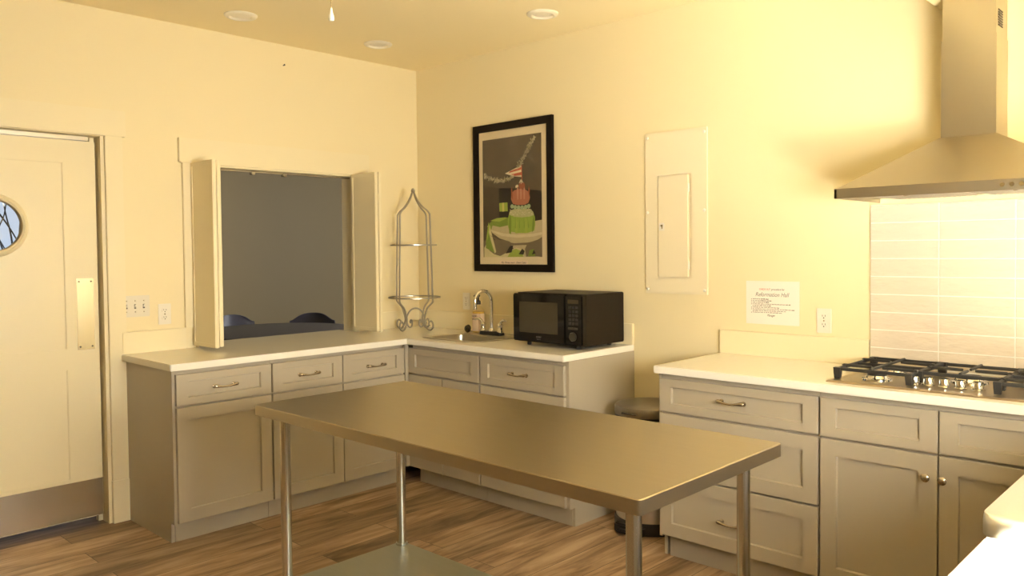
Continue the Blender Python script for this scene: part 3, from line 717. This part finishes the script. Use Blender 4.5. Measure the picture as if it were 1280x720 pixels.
# ------------------------------------------------------------------ framed picture
FY1, FY0, FZ0, FZ1 = -.615, -1.320, 1.322, 2.298
fp = thing('framed_picture', 'black framed picture of a tiered green and red cake on the right wall', 'picture', (0, (FY0 + FY1) / 2, FZ0))
b = B()
for k in range(1):
    prof = [(0, -.002), (0, -.024), (.006, -.027), (.042, -.025), (.048, -.021), (.048, -.002)]
    loops = []
    for ins, x in prof: loops.append([(x, FY0 + ins, FZ0 + ins), (x, FY1 - ins, FZ0 + ins), (x, FY1 - ins, FZ1 - ins), (x, FY0 + ins, FZ1 - ins)])
    loops.append(loops[0]); loft(b, loops, False, False)
obj('frame', b, M['frame'], fp)
b = B(); box(b, -.012, -.003, FY0 + .045, FY1 - .045, FZ0 + .045, FZ1 - .045); obj('mat_board', b, M['matboard'], fp)
PY1, PY0, PZ_0, PZ_1 = -.697, -1.224, 1.417, 2.198
AC = dict(bg=(.085, .060, .036), dark=(.020, .014, .010), darkl=(.060, .042, .026), table=(.16, .12, .07), cake=(.26, .36, .055), frost=(.42, .40, .20), pumpkin=(.36, .13, .075), pump2=(.45, .20, .12), ball=(.27, .075, .035), white=(.62, .54, .36), plate=(.46, .38, .22), rim=(.58, .50, .31), green=(.17, .25, .035), green2=(.30, .38, .06), cream=(.55, .48, .25), red=(.38, .07, .03), mint=(.32, .40, .22), yellow=(.55, .50, .12))
AM = {k: mat('print_' + k, v, .5, vary=.12, vscale=25) for k, v in AC.items()}
keys = list(AC); AI = {k: i for i, k in enumerate(keys)}
S = {
'cake': [(0.466,0.215),(0.441,0.257),(0.436,0.308),(0.458,0.359),(0.475,0.385),(0.53,0.397),(0.678,0.4),(0.814,0.391),(0.86,0.37),(0.89,0.325),(0.894,0.265),(0.877,0.215),(0.771,0.198),(0.614,0.199)],
'frost': [(0.458,0.359),(0.475,0.385),(0.53,0.397),(0.678,0.4),(0.814,0.391),(0.86,0.37),(0.877,0.341),(0.805,0.331),(0.678,0.327),(0.551,0.335)],
'pumpkin': [(0.53,0.442),(0.496,0.48),(0.5,0.524),(0.551,0.555),(0.644,0.563),(0.746,0.552),(0.801,0.528),(0.814,0.483),(0.788,0.444),(0.72,0.429),(0.602,0.431)],
'ball': [(0.648,0.565),(0.631,0.59),(0.648,0.611),(0.691,0.619),(0.729,0.608),(0.742,0.585),(0.72,0.564),(0.686,0.559)],
'flag': [(0.403,0.699),(0.678,0.755),(0.682,0.658),(0.551,0.669)],
'stripe1': [(0.487,0.715),(0.678,0.739),(0.678,0.719),(0.466,0.7)],
'stripe2': [(0.5,0.688),(0.682,0.699),(0.682,0.674),(0.572,0.672)],
'pole': [(0.678,0.755),(0.691,0.755),(0.695,0.617),(0.682,0.618)],
'plate': [(0.097,0.266),(0.161,0.285),(0.466,0.283),(0.847,0.29),(1.013,0.301),(1.017,0.162),(0.89,0.129),(0.72,0.116),(0.508,0.124),(0.297,0.157),(0.161,0.206)],
'plate_rim': [(0.136,0.234),(0.339,0.202),(0.593,0.186),(0.847,0.19),(1.017,0.202),(1.017,0.182),(0.847,0.166),(0.593,0.161),(0.339,0.177),(0.161,0.214)],
'stem': [(0.466,0.129),(0.771,0.119),(0.72,0.068),(0.742,-0.005),(0.487,-0.002),(0.53,0.071)],
'drape1': [(0.085,0.256),(0.11,0.287),(0.191,0.32),(0.297,0.333),(0.445,0.332),(0.445,0.267),(0.297,0.254),(0.169,0.27),(0.136,0.223),(0.191,0.118),(0.22,0.055),(0.212,0.031),(0.127,0.057),(0.042,0.079),(0.051,0.142)],
'drapeedge': [(0.076,0.267),(0.119,0.272),(0.161,0.181),(0.229,0.045),(0.203,0.031),(0.136,0.14)],
'drapewhite': [(0.013,0.08),(0.064,0.121),(0.106,0.057),(0.191,0.025),(0.297,0.009),(0.466,0.052),(0.572,0.08),(0.657,0.069),(0.72,0.003),(0.932,0.005),(1.017,-0.0),(0.013,-0.0)],
'drape2': [(0.424,0.001),(0.487,0.051),(0.572,0.07),(0.644,0.053),(0.699,0.004)],
'drape3': [(0.771,0.007),(0.797,0.057),(0.869,0.066),(0.89,0.009)],
'dark': [(0.28,0.581),(0.466,0.577),(1.0,0.536),(1.008,0.285),(0.466,0.283),(0.288,0.282)],
'darkl': [(0.0,0.616),(0.28,0.581),(0.288,0.282),(0.008,0.269)],
'win': [(0.288,0.457),(0.432,0.458),(0.436,0.384),(0.292,0.385)],
'win2': [(0.339,0.457),(0.373,0.458),(0.377,0.384),(0.343,0.383)],
'table': [(0.008,0.143),(1.008,0.153),(1.017,-0.0),(0.013,-0.0)],
't1': [(0.0,0.71),(0.106,0.677),(0.254,0.649),(0.403,0.644),(0.53,0.666)],
't2': [(0.627,0.748),(0.699,0.795),(0.771,0.861),(0.847,0.926),(0.915,0.998)],
'mint': [(0.517,0.422),(0.568,0.414),(0.627,0.41),(0.686,0.408),(0.746,0.41),(0.797,0.416)],
'claw': [(0.602,0.622),(0.644,0.65),(0.678,0.618),(0.695,0.654),(0.72,0.616),(0.712,0.645),(0.754,0.619)],
}
b = B(); lay = [0]
def pt(u, v): return (-.0124 - lay[0] * .00012, PY1 + (PY0 - PY1) * u, PZ_0 + (PZ_1 - PZ_0) * v)
def shp(n, c): lay[0] += 1; poly(b, [pt(min(max(u, 0), 1), min(max(v, 0), 1)) for u, v in (S[n] if isinstance(n, str) else n)], AI[c])
shp([(0, 0), (1, 0), (1, 1), (0, 1)], 'bg')
shp('darkl', 'darkl'); shp('dark', 'dark'); shp('win', 'green2'); shp('win2', 'yellow'); shp('table', 'table')
shp('stem', 'plate'); shp('plate', 'plate'); shp('plate_rim', 'rim'); shp('drapewhite', 'cream'); shp('drape1', 'green'); shp('drapeedge', 'cream'); shp('drape2', 'green2'); shp('drape3', 'green')
shp('cake', 'cake'); shp('frost', 'frost'); shp('pumpkin', 'pumpkin')
for u0 in (-.055, 0.0, .055):
    cu, cv = .665 + u0, .53
    shp([(cu - .012, cv - .055), (cu + .012, cv - .055), (cu + .016, cv), (cu + .008, cv + .055), (cu - .008, cv + .055), (cu - .016, cv)], 'pump2')
for (pts_, c_) in (([(.462, .20), (.49, .19), (.50, .30), (.485, .36), (.47, .34), (.452, .28)], 'green'), ([(.84, .20), (.87, .22), (.885, .28), (.872, .34), (.855, .30)], 'green'), ([(.56, .20), (.60, .195), (.61, .28), (.58, .32)], 'green2'), ([(.72, .195), (.77, .20), (.765, .29), (.735, .33)], 'green2'),
        ([(.505, .50), (.53, .475), (.525, .55), (.515, .585), (.50, .56)], 'ball'), ([(.80, .49), (.812, .54), (.80, .585), (.785, .53)], 'ball'), ([(.58, .57), (.63, .585), (.61, .60), (.575, .59)], 'rim'),
        ([(.12, .19), (.30, .14), (.55, .115), (.80, .12), (.99, .15), (.99, .135), (.80, .10), (.55, .098), (.30, .12)], 'table'), ([(.05, .12), (.09, .17), (.12, .26), (.10, .30), (.075, .22)], 'green2'), ([(.13, .31), (.25, .33), (.40, .335), (.43, .325), (.30, .30)], 'green2'),
        ([(.40, .03), (.47, .09), (.53, .10), (.50, .04)], 'dark'), ([(.62, .025), (.68, .07), (.72, .05), (.70, .02)], 'dark'), ([(.84, .02), (.87, .06), (.90, .03)], 'dark')):
    shp(pts_, c_)
for _ in range(70):
    u, v = .665 + random.uniform(-.19, .19), .375 + random.uniform(-.03, .028)
    poly(b, [pt(u - .006, v), pt(u, v - .004), pt(u + .006, v), pt(u, v + .004)], AI['white'])
for u, v in S['mint']: shp([(u + .030 * math.cos(i * PI / 5), v + .018 * math.sin(i * PI / 5)) for i in range(10)], 'mint')
for u0 in (-.1, -.03, .05, .12):
    shp([(.665 + u0, .24), (.675 + u0, .24), (.668 + u0 * .9, .34)], 'green')
shp('ball', 'ball'); shp('pole', 'red'); shp('flag', 'white'); shp('stripe1', 'red'); shp('stripe2', 'red')
lay[0] += 1
rnd = random.Random(3)
def strand(u, v, a, L, w=.005):
    du, dv = math.cos(a) * L, math.sin(a) * L * .68; nu, nv = -math.sin(a) * w, math.cos(a) * w * .68
    poly(b, [pt(u - nu, v - nv), pt(u + du - nu * .4, v + dv - nv * .4), pt(u + du + nu * .4, v + dv + nv * .4), pt(u + nu, v + nv)], AI['white' if rnd.random() < .75 else 'cream'])
for nm in ('t1', 't2'):
    P = [Vector((u, v, 0)) for u, v in S[nm]]; P = spline(P, 12)
    for q in P:
        for k in range(4):
            u, v = q.x + rnd.uniform(-.02, .02), q.y + rnd.uniform(-.012, .012); a = rnd.uniform(0, 2 * PI)
            if 0.03 < u < .96 and v < .975: strand(u, v, a, rnd.uniform(.02, .036))
for a in (50, 90, 130): strand(.675, .635, math.radians(a + 180), .05, .011)
me_b = obj('print', b, [AM[k] for k in keys], fp)
b = B(); box(b, -.0132, -.0121, -1.100, -.850, 1.368, 1.395); cp_ = obj('caption_strip', b, M['label'], fp)
text('My Three ount . Date Cake', .0175, pm(-.0133, -.862, 1.376), M['ink'], cp_, 'lettering', shear=.35, fit=.222)
b = B(); box(b, -.0205, -.0185, FY0 + .046, FY1 - .046, FZ0 + .046, FZ1 - .046); obj('glazing', b, M['pic_glass'], fp)

# ------------------------------------------------------------------ electrical panel
EY1, EY0, EZ0, EZ1 = -1.996, -2.388, 1.214, 2.105
ep = thing('electrical_panel', 'flush electrical panel with narrow door painted cream on the right wall', 'panel', (0, (EY0 + EY1) / 2, EZ0))
b = B(); slab(b, [EY0, -2.288, -2.078, EY1], [EZ0, 1.300, 1.866, EZ1], lambda y, z: not (-2.288 < y < -2.078 and 1.300 < z < 1.866), -.010, .0, 'yz', .0025); box(b, -.0012, .0, -2.29, -2.07, 1.295, 1.87); obj('cover_plate', b, M['panelmetal'], ep)
b = B(); box(b, -.0150, -.0016, -2.272, -2.084, 1.306, 1.860, .002); dr = obj('door', b, M['panelmetal'], ep)
b = B(); box(b, -.0190, -.0148, -2.126, -2.092, 1.562, 1.604, .0015); lt = obj('latch', b, M['plate'], dr)
b = B(); box(b, -.0205, -.0189, -2.118, -2.104, 1.584, 1.594); box(b, -.020, -.0189, -2.116, -2.110, 1.572, 1.584); obj('keyhole', b, M['nickel'], lt)
for z in (1.37, 1.79):
    b = B(); tube(b, [(-.012, -2.276, z - .022), (-.012, -2.276, z + .022)], .0045, 10); obj('hinge', b, M['plate'], ep, True)
for y in (-2.013, -2.371):
    for z in (1.238, 1.665, 2.080):
        b = B(); lathe(b, [(.0085, -.0095), (.0085, -.013), (.006, -.0155), (.001, -.016)], (0, y, z), 16, 'x'); obj('screw', b, M['plate'], ep, True)

# ------------------------------------------------------------------ notice, outlets, switches
ns = thing('wall_notice', 'white laminated notice headed Reformation Hall on the right wall above the worktop', 'sign', (0, -2.747, 1.075))
b = B(); box(b, -.0025, -.001, -2.888, -2.606, 1.076, 1.294, .0004); sh = obj('sheet', b, M['paper'], ns)
pn = lambda y, z: pm(-.0026, y, z)
text('CHECK OUT', .0135, pn(-2.677, 1.2480), M['redink'], sh, 'red_lettering', fit=.060); text('procedure for', .0150, pn(-2.742, 1.2480), M['ink'], sh, 'lettering', shear=.15, fit=.070)
text('Reformation Hall', .0300, pn(-2.656, 1.2165), M['greyink'], sh, 'title_lettering', shear=.3, fit=.178)
rows = [(0, .086, .55), (0, .095, .5), (0, .072, 1), (0, .195, 1), (1, .086, 1), (0, .132, 1), (0, .212, 1), (1, .178, 1), (0, .150, 1)]
b = B(); z = 1.2005
for ind, L, k in rows:
    x = 0.0; y0 = -2.634
    if not ind: box(b, -.0027, -.0024, y0 - .003, y0, z - .001, z + .003)
    x = .008; 
    while x < .008 + L:
        w = rnd.uniform(.006, .017); heavy = x / L > k
        # a word: short upright strokes of print too small to read
        q = x
        while q < x + w:
            box(b, -.0027, -.0024, y0 - q - (.0017 if heavy else .0012), y0 - q, z, z + rnd.choice((.0038, .0038, .0052)))
            q += .0022
        x += w + .0035
    z -= .0084
obj('printed_lines', b, M['ink'], sh)
text('Manager', .0165, pn(-2.720, 1.1165), M['ink'], sh, 'signature', shear=.4, fit=.042)

def outlet(label, ax, uc, zc, w=.0, slots=True):
    f = MP(ax, 0); o = f(uc, 0, zc)
    t = thing('wall_outlet', label, 'outlet', o, 'duplex wall outlets')
    b = B(); fbox(b, ax, 0, uc - .036, uc + .036, .001, .006, zc - .0585, zc + .0585, .002); pl = obj('cover_plate', b, M['plate'], t)
    for s in (-1, 1):
        b = B(); zz = zc + s * .0205
        n = 20; L = []
        for w_ in (.0055, .0085): L.append([f(uc + .0165 * math.cos(2 * PI * i / n) * 1.05, w_, zz + max(-.0135, min(.0135, .0175 * math.sin(2 * PI * i / n)))) for i in range(n)])
        loft(b, L); rc = obj('receptacle', b, M['plate'], t)
        b = B()
        for d in (-.0065, .0065): fbox(b, ax, 0, uc + d - .0012, uc + d + .0012, .0082, .0088, zz - .0005, zz + .008)
        fbox(b, ax, 0, uc - .0025, uc + .0025, .0082, .0088, zz - .0095, zz - .004); obj('slot', b, M['dark'], rc)
    b = B(); tube(b, [f(uc, .006, zc), f(uc, .0072, zc)], .0035, 10); obj('screw', b, M['nickel'], t)
outlet('ivory duplex outlet on the left wall beside the three-gang switch plate', 'y', -1.872, 1.120)
outlet('ivory duplex outlet on the right wall beside the notice', 'x', -3.010, 1.110)
outlet('ivory duplex outlet on the right wall between the wire rack and the soap bottle', 'x', -.512, 1.113)
sw = thing('light_switch', 'three-gang switch plate still in shiny film, left of the pass-through', 'switch', (-2.034, 0, 1.172))
b = B(); box(b, -2.114, -1.955, -.006, -.001, 1.114, 1.232, .002); obj('cover_plate', b, M['shiny'], sw)
for x in (-2.081, -2.035, -1.988):
    b = B(); box(b, x - .005, x + .005, -.0068, -.0058, 1.160, 1.184); q = obj('toggle_slot', b, M['dark'], sw)
    b = B(); loft(b, [[(x - .004, -.006, 1.166), (x + .004, -.006, 1.166), (x + .004, -.006, 1.178), (x - .004, -.006, 1.178)], [(x - .003, -.018, 1.174), (x + .003, -.018, 1.174), (x + .003, -.016, 1.182), (x - .003, -.016, 1.182)]]); obj('toggle', b, M['plate'], q)
    b = B()
    for z in (1.142, 1.203): lathe(b, [(.003, -.0068), (.003, -.0058)], (x, 0, z), 10, 'y')
    obj('screw', b, M['nickel'], sw)
b = B(); tube(b, [(-1.087, 0, 2.645), (-1.087, -.014, 2.647), (-1.087, -.016, 2.647)], [.003, .003, .006], 10); solo('wall_nail', b, M['iron'], 'tiny dark nail high on the left wall above the pass-through', 'nail')

# ------------------------------------------------------------------ trash can
tx, ty, R = -.262, -2.186, .176
tc = thing('trash_can', 'stainless steel pedal trash can with dark lid between the two cabinet runs', 'trash can', (tx, ty, 0))
b = B(); lathe(b, [(R + .006, 0), (R + .010, .006), (R + .010, .052), (R + .004, .062), (R - .01, .064)], (tx, ty, 0), 48); bs = obj('base', b, M['black'], tc, True)
b = B(); box(b, tx - R - .058, tx - R + .02, ty - .055, ty + .055, .010, .030, .006); box(b, tx - R - .03, tx - R + .03, ty - .085, ty + .085, .0, .050, .008); obj('pedal', b, M['black'], bs)
b = B(); lathe(b, [(.006, tx - R - .060), (.006, tx - R - .054)], (0, ty - .02, .02), 12, 'x'); obj('pedal_stud', b, M['chrome'], bs, True)
b = B(); lathe(b, [(R, .060), (R, .592)], (tx, ty, 0), 56); obj('body', b, M['steel'], tc, True)
b = B(); lathe(b, [(R + .003, .586), (R + .003, .598), (R - .002, .600)], (tx, ty, 0), 56); obj('lid_seal', b, M['black'], tc, True)
b = B(); lathe(b, [(R + .004, .600), (R + .006, .604), (R + .006, .634), (R + .001, .645), (R - .015, .650), (R - .05, .654), (.01, .656)], (tx, ty, 0), 56); ld = obj('lid', b, M['lid'], tc, True)
b = B()
for s in (0,):
    pts = [(tx - (R + .0075) * math.cos(a), ty - (R + .0075) * math.sin(a), .618) for a in [math.radians(-14 + 28 * i / 10) for i in range(11)]]
    tube(b, pts, .009, 8, flat=.5)
obj('finger_grip', b, M['dark'], ld)

# ------------------------------------------------------------------ ceiling lamps and the pull chain
LL = ('recessed ceiling lamp nearest the left edge of the picture, above the shutter', 'recessed ceiling lamp near the room corner, the farthest one', 'recessed ceiling lamp on the right, above the framed picture and microwave')
for (x, y), lab in zip(((-1.587, -.408), (-.668, -.432), (-.416, -1.598)), LL):
    t = thing('recessed_lamp', lab, 'ceiling lamp', (x, y, H), 'recessed ceiling lamps')
    b = B(); lathe(b, [(.089, H - .0003), (.089, H - .004), (.083, H - .010), (.072, H - .014), (.064, H - .014), (.054, H - .003)], (x, y, 0), 40, cap0=False, cap1=False); obj('trim_ring', b, M['ring'], t, True)
    b = B(); lathe(b, [(.056, H - .0008), (.056, H - .004), (.030, H - .0065), (.004, H - .0075)], (x, y, 0), 32); obj('lens', b, M['lens'], t, True)
px, py, pz = -2.612, -2.80, 2.060
pc = thing('pull_chain', 'ceiling pull chain ending in a white teardrop, hanging near the top edge', 'pull chain', (px, py, 2.473))
b = B()
z = pz + .034
tube(b, [(px, py, z), (px, py, H - .03)], .0009, 6)
while z < H - .035: lathe(b, [(.0004, -.0014), (.0015, -.0007), (.0015, .0007), (.0004, .0014)], (px, py, z), 6); z += .0062
obj('chain', b, M['brass'], pc)
b = B(); lathe(b, [(.002, -.0005), (.0065, .001), (.0078, .006), (.0068, .013), (.0042, .021), (.0032, .028), (.0022, .034)], (px, py, pz), 20); obj('teardrop', b, M['porcelain'], pc, True)
b = B(); lathe(b, [(.010, H - .034), (.035, H - .028), (.04, H - .004), (.04, H - .0005)], (px, py, 0), 28); obj('switch_housing', b, M['porcelain'], pc, True)

# ------------------------------------------------------------------ dining room
dt = thing('dining_table', 'dark round dining table seen through the pass-through', 'table', (.10, 2.20, 0))
b = B(); lathe(b, [(.74, .705), (.755, .712), (.76, .726), (.755, .738), (.74, .740)], (.10, 2.20, 0), 64); obj('table_top', b, M['tabletop'], dt, True)
b = B(); lathe(b, [(.30, 0), (.30, .02), (.10, .045), (.05, .08), (.05, .66), (.14, .705)], (.10, 2.20, 0), 32); obj('pedestal', b, M['black'], dt, True)
def chair(x, y, ang, label):
    t = thing('dining_chair', label, 'chair', (x, y, 0), 'dark shell chairs at the round table')
    Rm = Matrix.Rotation(ang, 3, 'Z'); o = Vector((x, y, 0))
    W = lambda p: o + Rm @ Vector(p)
    def sheet(bm, rows, th):
        # rows of points front side; thickened backward
        bm2 = bmesh.new(); V = [[bm2.verts.new(p) for p in r] for r in rows]
        for i in range(len(V) - 1):
            for j in range(len(V[0]) - 1): bm2.faces.new((V[i][j], V[i + 1][j], V[i + 1][j + 1], V[i][j + 1]))
        bmesh.ops.recalc_face_normals(bm2, faces=bm2.faces)
        bmesh.ops.solidify(bm2, geom=bm2.faces[:], thickness=th)
        for v in bm2.verts: v.co = W(v.co)
        merge(bm, bm2)
    b = B(); rows = []
    for i in range(9):
        s = i / 8; z = .50 + .32 * s; half = .25 * (1 - .06 * s) * (math.sqrt(max(0, 1 - max(0, (s - .68) / .32) ** 2.8)) * .999 + .001 if s > .68 else 1)
        half = max(half, .15); 
        rows.append([((-half + 2 * half * j / 10), -.20 - .06 * s + .055 * ((2 * j / 10 - 1) ** 2), z - (.030 * abs(2 * j / 10 - 1) ** 3 if s > .8 else 0)) for j in range(11)])
    sheet(b, rows, .007); obj('backrest', b, M['chair'], t, True)
    b = B(); rows = []
    for i in range(8):
        s = i / 7; rows.append([((-.225 + .45 * j / 8), -.20 + .42 * s, .455 + .02 * (2 * j / 8 - 1) ** 2 - .03 * max(0, s - .7) + (.05 * (1 - s * 5) if s < .2 else 0)) for j in range(9)])
    sheet(b, rows, .008); obj('seat', b, M['chair'], t, True)
    for sx_, sy_ in ((-1, -1), (1, -1), (-1, 1), (1, 1)):
        b = B(); tube(b, [W((sx_ * .17, sy_ * .15, .45)), W((sx_ * .20, sy_ * .19 - .01, 0.002))], .011, 10); obj('leg', b, M['tube'], t, True)
    return t
chair(.22, 3.02 + .05, PI, 'dark shell chair at the far left side of the round dining table')
chair(.74, 2.66, PI - .75, 'dark shell chair at the right of the dining table, its back glinting')
chair(1.53, 2.95, PI - 1.3, 'dark shell chair barely visible at the right edge of the pass-through opening')

# bare branches outside the dining room window
tr = B(); ty_ = 5.3
for pts in ([(-1.23, 0, .8), (-1.30, .02, 1.4), (-1.37, .0, 1.70), (-1.30, .03, 1.9), (-1.27, 0, 2.15)], [(-1.37, 0, 1.70), (-1.45, .02, 1.95), (-1.5, 0, 2.3)], [(-1.22, .03, 1.45), (-1.24, .05, 1.70), (-1.28, .05, 1.9), (-1.33, .04, 2.2)],
            [(-1.25, .06, 1.0), (-1.17, .04, 1.58), (-1.15, .05, 1.78), (-1.13, .05, 2.0)], [(-1.45, .05, 2.06), (-1.30, .06, 1.85), (-1.19, .06, 1.65), (-1.14, .06, 1.5)], [(-1.46, .06, 1.84), (-1.36, .06, 1.66), (-1.27, .06, 1.48)],
            [(-1.6, .1, 1.2), (-1.7, .08, 1.8), (-1.68, .1, 2.3)], [(-1.9, .1, .9), (-1.95, .05, 1.6), (-2.1, .1, 2.3)], [(-1.95, .05, 1.6), (-1.8, .1, 1.9), (-1.75, .1, 2.2)]):
    sp = spline([(x, ty_ + y, z) for x, y, z in pts], 6); tube(tr, sp, [.011 - .006 * i / (len(sp) - 1) for i in range(len(sp))], 7)
tube(tr, [(-1.45, ty_ + .1, -.06), (-1.42, ty_ + .08, .5), (-1.25, ty_ + .06, 1.0)], [.05, .04, .02], 8); tube(tr, [(-1.42, ty_ + .08, .5), (-1.6, ty_ + .1, 1.2)], [.035, .016], 8); tube(tr, [(-1.42, ty_ + .08, .5), (-1.9, ty_ + .1, .95)], [.03, .016], 8); tube(tr, [(-1.25, ty_ + .06, 1.0), (-1.22, ty_ + .03, 1.45)], [.02, .016], 8); tube(tr, [(-1.25, ty_ + .06, 1.0), (-1.23, ty_, .8)], [.02, .016], 8)
solo('bare_shrub', tr, M['bark'], 'bare dark branches outside, seen through the round door window', 'shrub')

# ------------------------------------------------------------------ light
def area(name, loc, size, energy, col, aim=None, rot=None, spread=180):
    L = bpy.data.lights.new(name, 'AREA'); L.shape = 'RECTANGLE'; L.size, L.size_y = size; L.energy = energy; L.color = col; L.spread = math.radians(spread)
    o = bpy.data.objects.new(name, L); COL.objects.link(o); o.location = loc
    d = Vector(aim) - Vector(loc); o.rotation_euler = d.to_track_quat('-Z', 'Y').to_euler()
    return o
WARM = (1.0, .86, .62); DAY = (1.0, .93, .80)
area('window_daylight', (-2.35, YB - .03, (WZ0 + WZ1) / 2), (1.15, .52), 66, DAY, (-1.2, 0, 1.6), spread=135)
sun = bpy.data.lights.new('sun', 'SUN'); sun.energy = 260; sun.angle = math.radians(1.2); sun.color = (1, .94, .80)
so = bpy.data.objects.new('sun', sun); COL.objects.link(so); so.rotation_euler = Vector((1.9, 1.7, -1.55)).to_track_quat('-Z', 'Y').to_euler(); so.location = (-4.4, -7, 3)
area('added_glint_lamp', (-1.60, -4.50, 1.0), (.5, .4), 3.6, (1, .93, .74), (0, -2.70, 2.46), spread=44)  # added lamp above the appliance, standing in for sun reflected off its top
area('dining_fill_lamp', (3.0, .7, 1.9), (1.4, 1.2), 46, (.90, .95, 1.0), (.3, 3.0, .9))  # added fill lamp to brighten the chairs; no window on this side

w = bpy.data.worlds.new('World'); SC.world = w; w.use_nodes = True
w.node_tree.nodes['Background'].inputs[0].default_value = (.78, .85, 1.0, 1); w.node_tree.nodes['Background'].inputs[1].default_value = .72

# ------------------------------------------------------------------ camera
cam = bpy.data.cameras.new('camera'); co = bpy.data.objects.new('camera', cam); COL.objects.link(co)
f_px = 1007.5; cam.sensor_width = 36; cam.lens = f_px * 36 / 1280; cam.shift_y = -(360 - 341.8) / 1280; cam.clip_start = .02
yaw, pitch, roll = (math.radians(a) for a in (43.623, 1.657, -.578))
F_ = Vector((math.cos(yaw) * math.cos(pitch), math.sin(yaw) * math.cos(pitch), -math.sin(pitch)))
r0 = Vector((math.sin(yaw), -math.cos(yaw), 0)); u0 = r0.cross(F_)
r1 = r0 * math.cos(roll) + u0 * math.sin(roll); u1 = -r0 * math.sin(roll) + u0 * math.cos(roll)
co.matrix_world = Matrix(((r1.x, u1.x, -F_.x, -3.81720), (r1.y, u1.y, -F_.y, -4.58502), (r1.z, u1.z, -F_.z, 1.46259), (0, 0, 0, 1)))
SC.camera = co
SC.cycles.blur_glossy = 0.15
vs = SC.view_settings; vs.view_transform = 'Standard'; vs.look = 'None'; vs.gamma = 1; vs.use_curve_mapping = False; vs.exposure = EXPO
